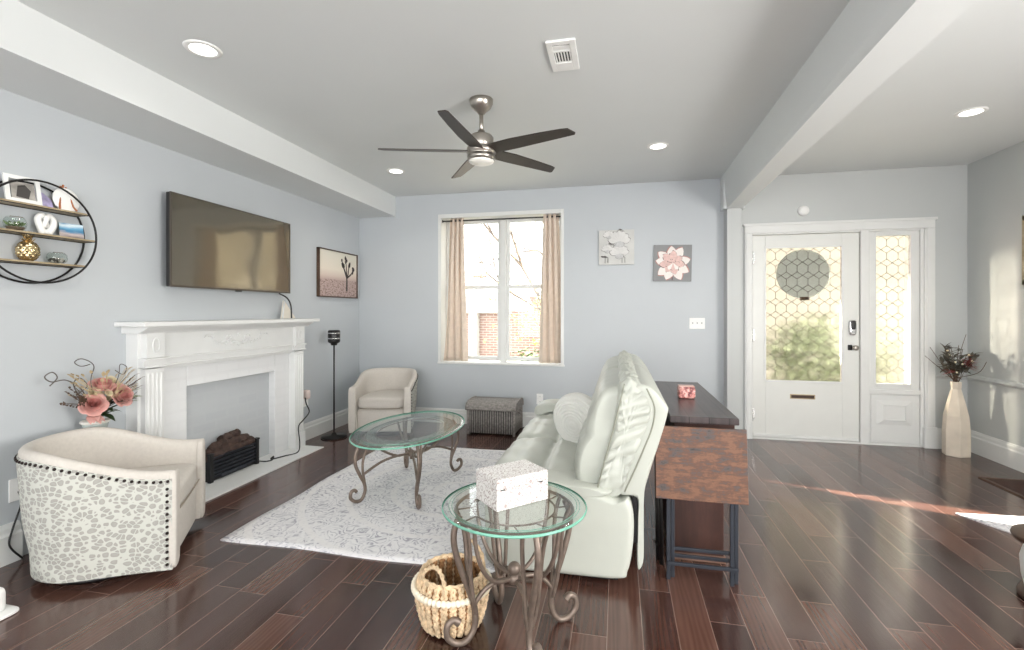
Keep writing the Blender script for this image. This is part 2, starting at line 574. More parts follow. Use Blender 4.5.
class MB:
    def __init__(s):
        s.v = []
        s.f = []
        s.mi = []
        s.sm = []

    def add(s, verts, faces, mi=0, smooth=False, M=None):
        o = len(s.v)
        for p in verts:
            p = Vector(p)
            if M is not None:
                p = M @ p
            s.v.append(p)
        for f in faces:
            s.f.append(tuple(i + o for i in f))
            s.mi.append(mi)
            s.sm.append(smooth)
        return s

    def box(s, x0, x1, y0, y1, z0, z1, mi=0, M=None):
        if x0 > x1: x0, x1 = x1, x0
        if y0 > y1: y0, y1 = y1, y0
        if z0 > z1: z0, z1 = z1, z0
        v = [(x0, y0, z0), (x1, y0, z0), (x1, y1, z0), (x0, y1, z0), (x0, y0, z1), (x1, y0, z1), (x1, y1, z1), (x0, y1, z1)]
        f = [(0, 3, 2, 1), (4, 5, 6, 7), (0, 1, 5, 4), (1, 2, 6, 5), (2, 3, 7, 6), (3, 0, 4, 7)]
        return s.add(v, f, mi, False, M)

    def tube(s, pts, r, seg=8, mi=0, M=None, closed=False, cap=True, flat=1.0):
        P = [Vector(p) for p in pts]
        n = len(P)
        rf = r if callable(r) else (lambda t: r)
        verts = []
        prev = None
        for i, p in enumerate(P):
            if closed:
                d = P[(i + 1) % n] - P[i - 1]
            else:
                d = P[min(i + 1, n - 1)] - P[max(i - 1, 0)]
            if d.length < 1e-9:
                d = Vector((0, 0, 1))
            d.normalize()
            if prev is None:
                a = Vector((0, 0, 1)) if abs(d.z) < 0.9 else Vector((1, 0, 0))
                u = d.cross(a).normalized()
            else:
                u = prev - d * prev.dot(d)
                if u.length < 1e-6:
                    u = d.orthogonal()
                u.normalize()
            prev = u
            w = d.cross(u)
            rr = rf(i / max(1, n - 1))
            for k in range(seg):
                a = 2 * PI * k / seg
                verts.append(p + u * (math.cos(a) * rr) + w * (math.sin(a) * rr * flat))
        faces = []
        for i in range(n if closed else n - 1):
            j = (i + 1) % n
            for k in range(seg):
                l = (k + 1) % seg
                faces.append((i * seg + k, i * seg + l, j * seg + l, j * seg + k))
        if cap and not closed:
            faces.append(tuple(range(seg))[::-1])
            faces.append(tuple((n - 1) * seg + k for k in range(seg)))
        return s.add(verts, faces, mi, True, M)

    def lathe(s, prof, seg=32, mi=0, M=None, smooth=True, sy=1.0, cap=True):
        """prof = (r, z) list, around local z; caps where r is 0"""
        verts = []
        for r, z in prof:
            for k in range(seg):
                a = 2 * PI * k / seg
                verts.append((r * math.cos(a), r * math.sin(a) * sy, z))
        faces = []
        for i in range(len(prof) - 1):
            for k in range(seg):
                l = (k + 1) % seg
                faces.append((i * seg + k, i * seg + l, (i + 1) * seg + l, (i + 1) * seg + k))
        if cap and prof[0][0] > 1e-6:
            faces.append(tuple(range(seg))[::-1])
        if cap and prof[-1][0] > 1e-6:
            faces.append(tuple((len(prof) - 1) * seg + k for k in range(seg)))
        return s.add(verts, faces, mi, smooth, M)

    def sphere(s, c, r, mi=0, seg=12, rings=8, sc=(1, 1, 1), M=None):
        prof = []
        verts = []
        for i in range(rings + 1):
            t = PI * i / rings
            for k in range(seg):
                a = 2 * PI * k / seg
                verts.append((c[0] + r * sc[0] * math.sin(t) * math.cos(a), c[1] + r * sc[1] * math.sin(t) * math.sin(a), c[2] - r * sc[2] * math.cos(t)))
        faces = []
        for i in range(rings):
            for k in range(seg):
                l = (k + 1) % seg
                faces.append((i * seg + k, i * seg + l, (i + 1) * seg + l, (i + 1) * seg + k))
        return s.add(verts, faces, mi, True, M)

    def cushion(s, c, h, k=4.0, n=10, mi=0, M=None, fn=None):
        """rounded box: c centre, h half sizes, k squareness"""
        verts = []
        faces = []
        idx = {}
        def vid(p):
            key = tuple(round(q, 5) for q in p)
            if key not in idx:
                q = (sum(abs(a) ** k for a in p)) ** (1 / k)
                u = Vector(p) / q
                w = Vector((u.x * h[0], u.y * h[1], u.z * h[2]))
                if fn:
                    w = fn(w, u)
                idx[key] = len(verts)
                verts.append(Vector(c) + w)
            return idx[key]
        for ax in range(3):
            for sg in (-1, 1):
                a1, a2 = (ax + 1) % 3, (ax + 2) % 3
                for i in range(n):
                    for j in range(n):
                        q = []
                        for (di, dj) in ((0, 0), (1, 0), (1, 1), (0, 1)):
                            p = [0, 0, 0]
                            p[ax] = sg
                            p[a1] = -1 + 2 * (i + di) / n
                            p[a2] = -1 + 2 * (j + dj) / n
                            q.append(vid(p))
                        faces.append(tuple(q) if sg > 0 else tuple(q[::-1]))
        return s.add(verts, faces, mi, True, M)

    def prism(s, poly, y0, y1, mi=0, axis='Y', M=None, smooth=False):
        """poly of (a, b) extruded along axis"""
        n = len(poly)
        def mk(a, b, c):
            return {'Y': (a, c, b), 'X': (c, a, b), 'Z': (a, b, c)}[axis]
        v = [mk(a, b, y0) for a, b in poly] + [mk(a, b, y1) for a, b in poly]
        f = [tuple(range(n)), tuple(range(n, 2 * n))[::-1]]
        f += [(i, i + n, (i + 1) % n + n, (i + 1) % n) for i in range(n)]
        return s.add(v, f, mi, smooth, M)

    def puffy(s, prof, y0, y1, edge=0.06, ny=16, sub=5, mi=0, fn=None, M=None, amount=1.0):
        """closed (x, z) profile swept along y with rounded ends"""
        P = catmull([(a, 0, b) for a, b in prof], sub, True)
        c = sum(P, Vector()) / len(P)
        n = len(P)
        ys = []
        for i in range(5):
            ys.append((y0 + edge * (1 - math.cos(i / 4 * PI / 2)), math.sin(i / 4 * PI / 2)))
        for i in range(1, ny):
            ys.append((y0 + edge + (y1 - y0 - 2 * edge) * i / ny, 1.0))
        for i in range(5):
            ys.append((y1 - edge * (1 - math.cos((4 - i) / 4 * PI / 2)), math.sin((4 - i) / 4 * PI / 2)))
        verts = []
        caps = [0.03, 0.1, 0.18, 0.26, 0.34, 0.42, 0.5, 0.58, 0.66, 0.74, 0.81, 0.88, 0.95]
        rows = [(y0, 0.0, k) for k in caps] + [(y, q, 1.0) for y, q in ys] + [(y1, 0.0, k) for k in caps[::-1]]
        for y, q, kc in rows:
            sc = 1 - amount * (1 - q) * min(0.9, edge * 1.1 / max(0.05, max((p - c).length for p in P)))
            for p in P:
                d = p - c
                # inset by about edge near the ends
                L = d.length
                k = max(0.0, (L - amount * edge * (1 - q)) / L) if L > 1e-6 else 1
                w = Vector((c.x + d.x * k * kc, y, c.z + d.z * k * kc))
                if fn:
                    w = fn(w, q)
                verts.append(w)
        faces = []
        for i in range(len(rows) - 1):
            for k in range(n):
                l = (k + 1) % n
                faces.append((i * n + k, i * n + l, (i + 1) * n + l, (i + 1) * n + k))
        faces.append(tuple(range(n))[::-1])
        faces.append(tuple((len(rows) - 1) * n + k for k in range(n)))
        return s.add(verts, faces, mi, True, M)

    def build(s, name, mats, parent=None, bevel=0.0, bseg=2, subsurf=0, solid=0.0, world=True):
        """verts given in world space are moved into the parent's space when world is set"""
        me = bpy.data.meshes.new(name)
        if parent is not None and world:
            inv = chain_matrix(parent).inverted()
            vv = [inv @ p for p in s.v]
        else:
            vv = s.v
        me.from_pydata([tuple(p) for p in vv], [], s.f)
        if not isinstance(mats, (list, tuple)):
            mats = [mats]
        for m in mats:
            me.materials.append(m)
        me.polygons.foreach_set('material_index', s.mi)
        me.polygons.foreach_set('use_smooth', s.sm)
        me.update()
        # consistent outward normals
        import bmesh
        bm = bmesh.new()
        bm.from_mesh(me)
        bmesh.ops.recalc_face_normals(bm, faces=bm.faces)
        bm.to_mesh(me)
        bm.free()
        o = bpy.data.objects.new(name, me)
        COL.objects.link(o)
        if parent is not None:
            o.parent = parent
        if solid:
            md = o.modifiers.new('thickness', 'SOLIDIFY')
            md.thickness = solid
            md.offset = 0
        if bevel:
            md = o.modifiers.new('bevel', 'BEVEL')
            md.width = bevel
            md.segments = bseg
            md.limit_method = 'ANGLE'
            md.angle_limit = math.radians(40)
        if subsurf:
            md = o.modifiers.new('subsurf', 'SUBSURF')
            md.levels = subsurf
            md.render_levels = subsurf
        return o


def chain_matrix(o):
    m = Matrix.LocRotScale(o.location, o.rotation_euler, o.scale)
    while o.parent is not None:
        o = o.parent
        m = Matrix.LocRotScale(o.location, o.rotation_euler, o.scale) @ m
    return m


def tag(o, label, cat, group=None, kind=None):
    if label: o['label'] = label
    if cat: o['category'] = cat
    if group: o['group'] = group
    if kind: o['kind'] = kind
    return o


def thing(name, label, cat, loc=(0, 0, 0), rz=0.0, group=None):
    o = bpy.data.objects.new(name, None)
    o.empty_display_size = 0.1
    COL.objects.link(o)
    o.location = loc
    o.rotation_euler = (0, 0, rz)
    return tag(o, label, cat, group)


def struct(o):
    o['kind'] = 'structure'
    return o


def move_to(o, loc):
    """give a one-mesh thing its own origin at loc"""
    loc = Vector(loc)
    for v in o.data.vertices:
        v.co -= loc
    o.location = loc
    return o


def copy_tree(o, parent=None):
    c = o.copy()
    COL.objects.link(c)
    if parent is not None:
        c.parent = parent
    for ch in list(o.children):
        copy_tree(ch, c)
    return c

# ============================================================ ROOM SHELL
XL, XR, YB, YR, ZC = -3.10, 3.22, 5.35, -3.0, 2.69


def sbox(name, mat, *boxes, bevel=0.0, parent=None):
    mb = MB()
    for b in boxes:
        mb.box(*b)
    o = mb.build(name, mat, parent, bevel=bevel)
    return struct(o) if parent is None else o


sbox('floor', wood_floor, (XL - 0.2, XR + 0.2, YR - 0.2, YB + 0.02, -0.1, 0))
sbox('ceiling', ceiling_paint, (XL - 0.2, XR + 0.2, YR - 0.2, YB + 0.3, ZC, ZC + 0.15))
# left wall with the shallow firebox recess
sbox('wall_left', wall_paint, (XL - 0.2, XL, YR - 0.2, YB + 0.3, 0, ZC))
# back wall with the window opening (x -2.077..-0.588, z .71..2.45) and the entry opening
sbox('wall_back', wall_paint, (XL, -2.077, YB, YB + 0.3, 0, ZC), (-2.077, -0.588, YB, YB + 0.3, 0, 0.71),
     (-2.077, -0.588, YB, YB + 0.3, 2.452, ZC), (-0.588, 1.10, YB, YB + 0.3, 0, ZC))
sbox('wall_entry', hall_paint, (1.10, 1.32, YB, YB + 0.3, 0, ZC), (1.32, 2.885, YB, YB + 0.3, 2.125, ZC),
     (2.885, XR, YB, YB + 0.3, 0, ZC))
# right wall with an added, unseen tapered opening that shapes the sun streak
wr = MB()
wr.box(XR, XR + 0.15, 3.46, YB + 0.3, 0, ZC)
wr.box(XR, XR + 0.15, YR - 0.2, 3.05, 0, ZC)
wr.prism([(3.05, 0.0), (3.46, 1.68), (3.46, ZC), (3.05, ZC)], XR, XR + 0.15, axis='X')
struct(wr.build('wall_right', hall_paint))
# rear wall: a wide window opening fills its middle
sbox('wall_rear', wall_paint, (XL, -2.9, YR - 0.2, YR, 0, ZC), (2.3, XR, YR - 0.2, YR, 0, ZC),
     (-2.9, 2.3, YR - 0.2, YR, 0, 0.5), (-2.9, 2.3, YR - 0.2, YR, 2.5, ZC))
# soffit along the left wall
sbox('soffit', ceiling_paint, (XL, -2.62, YR, YB, 2.45, ZC))
# dropped beam between living room and hall, slightly out of level as in the picture
bv = [(1.0, YR, 2.53), (1.32, YR, 2.53), (1.215, 5.2, 2.345), (1.075, 5.2, 2.345), (0.96, YR, ZC), (1.36, YR, ZC), (1.24, 5.2, ZC), (1.04, 5.2, ZC)]
bm_ = MB().add(bv, [(0, 3, 2, 1), (4, 5, 6, 7), (0, 1, 5, 4), (1, 2, 6, 5), (2, 3, 7, 6), (3, 0, 4, 7)])
bm_.box(1.04, 1.24, 5.19, YB, 2.345, ZC)
struct(bm_.build('beam', ceiling_paint))
sbox('pillar', hall_paint, (1.075, 1.215, 5.2, YB, 0, 2.345), bevel=0.004)


# baseboards
def base_prof(h, d):
    return [(0, 0), (d, 0), (d, h * 0.72), (d * 0.7, h * 0.78), (d * 0.7, h * 0.9), (d * 0.35, h), (0, h)]


def base_x(name, x, sx, ya, yb, h=0.17, d=0.022):
    mb = MB()
    mb.prism([(x + sx * a, b) for a, b in base_prof(h, d)], ya, yb, axis='Y')
    return struct(mb.build(name, white_trim))


def base_y(name, y, xa, xb, h=0.17, d=0.022):
    mb = MB()
    mb.prism([(y - a, b) for a, b in base_prof(h, d)], xa, xb, axis='X')
    return struct(mb.build(name, white_trim))


base_x('baseboard_left', XL, 1, 4.02, YB)
base_x('baseboard_left_front', XL, 1, YR, 1.915, h=0.2, d=0.035)
base_y('baseboard_back', YB, XL, 1.075, h=0.165)
base_x('baseboard_right', XR, -1, 3.7, YB, h=0.2)
base_y('baseboard_entry', YB, 2.96, XR, h=0.19)
# chair rail and panel moulding in the hall
mb = MB()
mb.prism([(XR, 0.665), (XR - 0.02, 0.675), (XR - 0.028, 0.69), (XR - 0.018, 0.71), (XR, 0.72)], 3.7, YB, axis='Y')
mb.prism([(YB, 0.665), (YB - 0.02, 0.675), (YB - 0.028, 0.69), (YB - 0.018, 0.71), (YB, 0.72)], 2.95, XR, axis='X')
struct(mb.build('trim_1', hall_paint))

# ------------------------------------------------------------ window_1
w = struct(thing('window_1', None, None, (-1.33, YB + 0.13, 0.71)))
wy = YB + 0.15
mb = MB()
mb.box(-2.077, -2.04, YB + 0.0, wy + 0.08, 0.71, 2.452)
mb.box(-0.625, -0.588, YB + 0.0, wy + 0.08, 0.71, 2.452)
mb.box(-2.04, -0.625, YB + 0.0, wy + 0.08, 2.405, 2.452)
mb.build('window_frame', white_trim, w, bevel=0.003)
mb = MB()
mb.box(-2.085, -0.58, YB - 0.008, wy + 0.08, 0.69, 0.712)
mb.build('window_sill', white_trim, w, bevel=0.006)
mb = MB()
mb.box(-1.355, -1.29, wy, wy + 0.08, 0.71, 2.405)
mb.build('mullion', white_trim, w, bevel=0.004)
for (xa, xb) in ((-2.04, -1.355), (-1.29, -0.625)):
    for (za, zb, yy) in ((0.73, 1.62, wy + 0.015), (1.575, 2.405, wy + 0.045)):
        mb = MB()
        t = 0.04
        mb.box(xa, xa + t, yy, yy + 0.03, za, zb)
        mb.box(xb - t, xb, yy, yy + 0.03, za, zb)
        mb.box(xa + t, xb - t, yy, yy + 0.03, za, za + 0.045)
        mb.box(xa + t, xb - t, yy, yy + 0.03, zb - 0.045, zb)
        sash = mb.build('sash', white_trim, w, bevel=0.003)
        mb = MB()
        mb.box(xa + t, xb - t, yy + 0.013, yy + 0.017, za + 0.045, zb - 0.045)
        mb.build('pane', window_glass, sash)
# unseen rear window behind the camera (mullions only, fill lamp in front)
mb = MB()
for x in (-2.9, -1.62, -0.33, 0.96, 2.24):
    mb.box(x, x + 0.06, YR - 0.12, YR - 0.06, 0.5, 2.5)
mb.box(-2.9, 2.3, YR - 0.12, YR - 0.06, 0.5, 0.56)
mb.box(-2.9, 2.3, YR - 0.12, YR - 0.06, 2.44, 2.5)
mb.box(-2.9, 2.3, YR - 0.12, YR - 0.06, 1.5, 1.56)
struct(mb.build('window_2', white_trim))

# ------------------------------------------------------------ entry door with sidelight
# casing
mb = MB()
for (xa, xb) in ((1.27, 1.345), (2.865, 2.95)):
    mb.box(xa, xb, YB - 0.022, YB + 0.02, 0.0, 2.105)
    mb.box(xa + 0.012, xb - 0.03, YB - 0.03, YB - 0.02, 0.0, 2.105)
mb.box(1.27, 2.95, YB - 0.022, YB + 0.02, 2.105, 2.195)
mb.box(1.255, 2.965, YB - 0.034, YB + 0.0, 2.178, 2.205)
mb.box(2.855, 2.965, YB - 0.035, YB + 0.01, 0.0, 0.2)
struct(mb.build('trim_2', white_trim, bevel=0.004))
mb = MB()
mb.box(1.32, 1.352, YB, YB + 0.12, 0, 2.105)
mb.box(2.33, 2.405, YB - 0.005, YB + 0.12, 0, 2.105)
mb.box(2.84, 2.885, YB, YB + 0.12, 0, 2.105)
mb.box(1.352, 2.84, YB, YB + 0.12, 2.09, 2.125)
mb.box(1.32, 2.885, YB, YB + 0.14, -0.01, 0.018)
struct(mb.build('door_frame', white_trim, bevel=0.003))


def lead_lines(x0, x1, z0, z1, y, px, pz, r=0.0023):
    """leaded came: stretched hexagons joined by small diamonds, clipped to the pane"""
    mb = MB()
    def seg(a, b):
        # clip
        (xa, za), (xb, zb) = a, b
        t0, t1 = 0.0, 1.0
        dx, dz = xb - xa, zb - za
        for p, q in ((-dx, xa - x0), (dx, x1 - xa), (-dz, za - z0), (dz, z1 - za)):
            if abs(p) < 1e-9:
                if q < 0: return
                continue
            t = q / p
            if p < 0: t0 = max(t0, t)
            else: t1 = min(t1, t)
        if t0 >= t1: return
        A = (xa + dx * t0, y, za + dz * t0)
        B = (xa + dx * t1, y, za + dz * t1)
        mb.tube([A, B], r, 4)
    nx = int((x1 - x0) / px) + 3
    dh = px * 0.36                 # half height of a diamond
    vh = px * 0.62                 # straight run
    pz = 2 * dh + vh
    nz = int((z1 - z0) / pz) + 3
    h = px / 2
    for j in range(-1, nz):
        for i in range(-1, nx):
            xc, zc = x0 + i * px, z0 + j * pz
            # diamond around (xc, zc); straight piece up from its side corners
            seg((xc - h, zc), (xc, zc + dh))
            seg((xc, zc + dh), (xc + h, zc))
            seg((xc + h, zc), (xc, zc - dh))
            seg((xc, zc - dh), (xc - h, zc))
            seg((xc, zc + dh), (xc, zc + dh + vh))
    return mb


dr = struct(thing('door_1', None, None, (1.83, YB + 0.05, 0.0)))
DY0, DY1 = YB + 0.02, YB + 0.065
mb = MB()
gx0, gx1, gz0, gz1 = 1.477, 2.176, 0.60, 1.955
mb.box(1.356, gx0, DY0, DY1, 0.022, 2.085)
mb.box(gx1, 2.326, DY0, DY1, 0.022, 2.085)
mb.box(gx0, gx1, DY0, DY1, 0.022, gz0)
mb.box(gx0, gx1, DY0, DY1, gz1, 2.085)
mb.build('door_slab', door_paint, dr, bevel=0.003)
mb = MB()
t = 0.014
mb.box(gx0 - t, gx0 + 0.006, DY0 - 0.006, DY0, gz0 - t, gz1 + t)
mb.box(gx1 - 0.006, gx1 + t, DY0 - 0.006, DY0, gz0 - t, gz1 + t)
mb.box(gx0, gx1, DY0 - 0.006, DY0, gz1 - 0.006, gz1 + t)
mb.box(gx0, gx1, DY0 - 0.006, DY0, gz0 - t, gz0 + 0.006)
mb.build('glazing_bead', white_trim, dr, bevel=0.002)
mb = MB()
mb.box(gx0, gx1, DY0 + 0.02, DY0 + 0.026, gz0, gz1)
mb.build('glass_pane', door_glass, dr)
came = plain('lead_came', (96, 88, 78), 0.5)
lead_lines(gx0, gx1, gz0, gz1, DY0 + 0.017, 0.10, 0.26).build('leading', came, dr)
# sweep at the foot of the slab
mb = MB()
mb.box(1.36, 2.32, DY0 - 0.012, DY0, 0.022, 0.05)
mb.build('door_sweep', white_trim, dr, bevel=0.002)
# mail slot
mb = MB()
mb.box(1.705, 1.935, DY0 - 0.006, DY0, 0.420, 0.468)
ms = mb.build('mail_slot', plain('slot_brass', (176, 160, 130), 0.35, 0.6), dr, bevel=0.002)
mb = MB()
mb.box(1.715, 1.925, DY0 - 0.008, DY0 - 0.004, 0.429, 0.459)
mb.build('flap', slot_dark, ms)
# keypad deadbolt and knob lock
mb = MB()
mb.cushion((2.262, DY0 - 0.014, 1.145), (0.031, 0.018, 0.075), k=5, n=8)
kp = mb.build('keypad_lock', chrome, dr)
mb = MB()
mb.cushion((2.262, DY0 - 0.028, 1.17), (0.021, 0.012, 0.042), k=5, n=8)
mb.build('keypad', black_plastic, kp)
mb = MB()
mb.box(2.225, 2.262, DY0 - 0.012, DY0, 0.922, 0.975)
lk = mb.build('latch_plate', black_metal, dr, bevel=0.003)
mb = MB()
mb.lathe([(0, 0), (0.014, 0.0), (0.012, 0.03), (0.024, 0.04), (0.026, 0.055), (0.018, 0.064), (0, 0.066)], 20,
         M=Matrix.Translation((2.278, DY0, 0.948)) @ Matrix.Rotation(PI / 2, 4, 'X'))
mb.build('knob', brushed_nickel, lk)
for z in (0.25, 1.06, 1.86):
    mb = MB()
    mb.tube([(1.352, DY0 - 0.008, z - 0.07), (1.352, DY0 - 0.008, z + 0.07)], 0.008, 10)
    mb.box(1.34, 1.372, DY0 - 0.004, DY0, z - 0.055, z + 0.055)
    mb.build('hinge', chrome, dr)

sd = struct(thing('window_3', None, None, (2.62, YB + 0.05, 0.0)))
sx0, sx1, sz0, sz1 = 2.474, 2.768, 0.60, 2.045
mb = MB()
mb.box(2.405, sx0, DY0, DY1, 0.56, 2.09)
mb.box(sx1, 2.84, DY0, DY1, 0.56, 2.09)
mb.box(sx0, sx1, DY0, DY1, sz1, 2.09)
mb.box(sx0, sx1, DY0, DY1, 0.56, sz0)
mb.build('window_frame', white_trim, sd, bevel=0.004)
mb = MB()
mb.box(sx0, sx1, DY0 + 0.02, DY0 + 0.026, sz0, sz1)
mb.build('glass_pane', door_glass, sd)
lead_lines(sx0, sx1, sz0, sz1, DY0 + 0.017, 0.098, 0.26).build('leading', came, sd)
mb = MB()
mb.box(2.405, 2.84, DY0 - 0.02, DY0 + 0.02, 0.50, 0.545)
mb.box(2.405, 2.84, DY0, DY1, 0.018, 0.56)
mb.box(2.425, 2.82, DY0 - 0.008, DY0, 0.03, 0.49)
mb.build('lower_panel', white_trim, sd, bevel=0.004)
v = []
def pr(x0, x1, z0, z1, y):
    return [(x0, y, z0), (x1, y, z0), (x1, y, z1), (x0, y, z1)]
mb = MB()
A_ = pr(2.47, 2.775, 0.20, 0.44, DY0 - 0.009)
B_ = pr(2.525, 2.72, 0.245, 0.395, DY0 - 0.022)
C_ = pr(2.53, 2.715, 0.25, 0.39, DY0 - 0.022)
D_ = pr(2.535, 2.71, 0.255, 0.385, DY0 - 0.016)
mb.add(A_ + B_ + C_ + D_, [(i + o, (i + 1) % 4 + o, (i + 1) % 4 + o + 4, i + o + 4) for o in (0, 4, 8) for i in range(4)] + [(12, 13, 14, 15)])
mb.build('raised_panel', white_trim, sd)

# floor-level exterior: ground and porch
sbox('ground', asphalt, (-40, 40, YB + 0.6, 70, -1.1, -0.9))
sbox('porch_floor', asphalt, (0.9, 4.2, YB + 0.3, YB + 2.2, -0.15, -0.02))

# ============================================================ FIREPLACE
fp = struct(thing('fireplace', None, None, (XL, 3.2, 0)))
fp['kind'] = 'thing'
tag(fp, 'white carved fireplace mantelpiece with painted brick surround on the left wall', 'fireplace')
HZ = 0.012
FX0 = -3.03          # brick face
PX = -2.955          # pilaster face
FA, FB = 2.50, 4.10  # outer ends
mb = MB()
mb.box(XL, -2.75, 2.30, 4.10, 0, HZ)
mb.build('hearth', white_paint, fp, bevel=0.003)
mb = MB()
mb.box(XL, FX0, 2.60, 2.87, HZ, 0.96)
mb.box(XL, FX0, 3.777, 4.0, HZ, 0.96)
mb.box(XL, FX0, 2.87, 3.777, 0.765, 0.96)
mb.build('brick_surround', white_brick, fp, bevel=0.006)
mb = MB()
mb.box(XL, XL + 0.006, 2.87, 3.777, HZ, 0.765)
mb.build('firebox_back', firebox_brick, fp)
mb = MB()
mb.box(XL, -3.005, FA - 0.015, FA + 0.06, HZ, 1.17)
mb.box(XL, -3.005, FB - 0.05, FB + 0.01, HZ, 1.17)
mb.box(XL, -2.985, FA + 0.06, FB - 0.05, 0.95, 1.17)
mb.build('mantel_frame', white_paint, fp, bevel=0.003)


def pilaster(ya, yb):
    mb = MB()
    yw = yb - ya
    mb.box(XL, PX - 0.01, ya, yb, HZ, 0.93)
    for k in range(4):
        yc = ya + yw * (0.16 + 0.226 * k)
        mb.tube([(PX - 0.011, yc, 0.16), (PX - 0.011, yc, 0.90)], yw * 0.07, 8)
    mb.box(XL, PX + 0.005, ya - 0.008, yb + 0.008, HZ, 0.15)
    mb.box(XL, PX, ya, yb, 1.0, 1.17)
    pl = mb.build('pilaster', white_paint, fp, bevel=0.003)
    mb = MB()
    yc = (ya + yb) / 2
    ring = [(PX + 0.001, yc + 0.024 * math.cos(a), 1.08 + 0.046 * math.sin(a)) for a in [i * PI / 12 for i in range(24)]]
    mb.tube(ring, 0.0055, 6, closed=True)
    mb.build('roundel', white_paint, pl)


pilaster(FA + 0.005, FA + 0.135)
pilaster(FB - 0.135, FB - 0.005)
mb = MB()
for (z0, z1, x) in ((0.938, 0.950, PX + 0.006), (0.950, 0.985, PX - 0.006), (0.985, 0.998, PX + 0.012)):
    mb.box(XL, x, FA - 0.012, FA + 0.148, z0, z1)
    mb.box(XL, x, FB - 0.148, FB + 0.012, z0, z1)
    mb.box(XL, x - 0.018, FA + 0.148, FB - 0.148, z0, z1)
mb.box(XL, -3.0, FA + 0.1, FB - 0.1, 0.915, 0.94)
mb.build('frieze_moulding', white_paint, fp, bevel=0.002)
mb = MB()
mb.prism([(XL, 1.16), (PX, 1.16), (PX + 0.01, 1.172), (PX + 0.03, 1.178), (PX + 0.055, 1.195), (PX + 0.065, 1.207), (XL, 1.207)], 2.455, 4.15, axis='Y')
mb.box(XL, -2.86, 2.41, 4.20, 1.207, 1.236)
mb.build('mantel_shelf', white_paint, fp, bevel=0.004)
mb = MB()
XS = -2.984
def swag(pts, r=0.006):
    r *= 1.35
    mb.tube(catmull([(XS, a, b) for a, b in pts], 5), r, 6)
yc = 3.30
for s in (-1, 1):
    swag([(yc + s * 0.0, 1.065), (yc + s * 0.05, 1.048), (yc + s * 0.09, 1.075), (yc + s * 0.07, 1.10), (yc + s * 0.11, 1.12), (yc + s * 0.125, 1.095), (yc + s * 0.105, 1.085)])
    swag([(yc + s * 0.1, 1.09), (yc + s * 0.15, 1.06), (yc + s * 0.21, 1.065), (yc + s * 0.25, 1.11), (yc + s * 0.30, 1.125), (yc + s * 0.33, 1.11)], 0.005)
    swag([(yc + s * 0.25, 1.11), (yc + s * 0.24, 1.135), (yc + s * 0.27, 1.13), (yc + s * 0.29, 1.115)], 0.004)
    for k in range(5):
        mb.sphere((XS, yc + s * (0.02 + 0.028 * k), 1.055 + 0.012 * (k % 2)), 0.012, sc=(0.8, 1, 1), seg=8, rings=6)
    for k in range(4):
        mb.sphere((XS, yc + s * (0.15 + 0.03 * k), 1.062 + 0.006 * k), 0.009, sc=(0.8, 1, 1), seg=8, rings=6)
mb.sphere((XS, yc, 1.12), 0.013, sc=(0.8, 1, 1))
mb.sphere((XS, yc, 1.045), 0.017, sc=(0.8, 1, 1))
mb.build('carved_swag', white_paint, fp)

# electric log set in the firebox
gx, ya, yb = -2.995, 3.04, 3.51
lg = thing('log_grate', 'black fire grate with artificial logs on the white hearth', 'fire grate', (gx, 3.27, HZ))
for y in (ya, yb):
    mb = MB()
    mb.box(gx - 0.016, gx + 0.014, y - 0.016, y + 0.016, HZ, 0.225)
    mb.box(gx - 0.02, gx + 0.018, y - 0.02, y + 0.02, 0.217, 0.232)
    mb.build('post', grate_black, lg, bevel=0.003)
mb = MB()
for z in (0.045, 0.073, 0.101, 0.129, 0.157, 0.185):
    mb.box(gx - 0.006, gx + 0.006, ya, yb, z, z + 0.011)
mb.box(gx - 0.010, gx + 0.010, ya + 0.1, yb - 0.12, 0.03, 0.055)
mb.build('bars', slate_metal, lg)
mb = MB()
mb.box(-3.088, gx - 0.012, ya, yb, HZ, 0.17)
mb.build('fire_box', grate_black, lg, bevel=0.004)
random.seed(3)
for (y0, z0, y1, z1, r, x) in ((3.03, 0.20, 3.49, 0.215, 0.034, -3.03), (3.05, 0.225, 3.38, 0.25, 0.034, -3.055), (3.16, 0.27, 3.45, 0.25, 0.034, -3.045), (3.18, 0.30, 3.36, 0.315, 0.028, -3.05), (3.08, 0.26, 3.22, 0.275, 0.026, -3.04)):
    mb = MB()
    pts = [(x + random.uniform(-.006, .006), y0 + (y1 - y0) * k / 8, z0 + (z1 - z0) * k / 8 + random.uniform(-.006, .006)) for k in range(9)]
    rr = [r * random.uniform(0.8, 1.2) for _ in range(10)]
    mb.tube(pts, lambda t: rr[int(t * 8.999)], 9)
    for k in range(4):
        p = random.choice(pts)
        mb.sphere((p[0] + 0.012, p[1], p[2] + 0.02), 0.017, seg=7, rings=5)
    mb.build('log', bark_log, lg)
# power cord
cord_pts = [(-2.985, 3.53, 0.03), (-2.95, 3.57, 0.018), (-2.93, 3.62, 0.018), (-2.95, 3.66, 0.035), (-2.95, 3.63, 0.018), (-2.90, 3.74, 0.018), (-2.86, 3.86, 0.018),
            (-2.88, 3.92, 0.08), (-2.93, 3.97, 0.22), (-2.93, 4.04, 0.27), (-2.93, 4.13, 0.33), (-3.0, 4.18, 0.40), (-3.05, 4.24, 0.44), (-3.075, 4.29, 0.42)]
mb = MB()
mb.tube(catmull(cord_pts, 6), 0.0055, 6)
mb.sphere((-2.945, 3.645, 0.025), 0.012)
tag(mb.build('power_cord', black_plastic), 'thin black cord running from the fire grate over the hearth', 'cord')


toggle_grey = plain('toggle_grey', (168, 168, 166), 0.4)


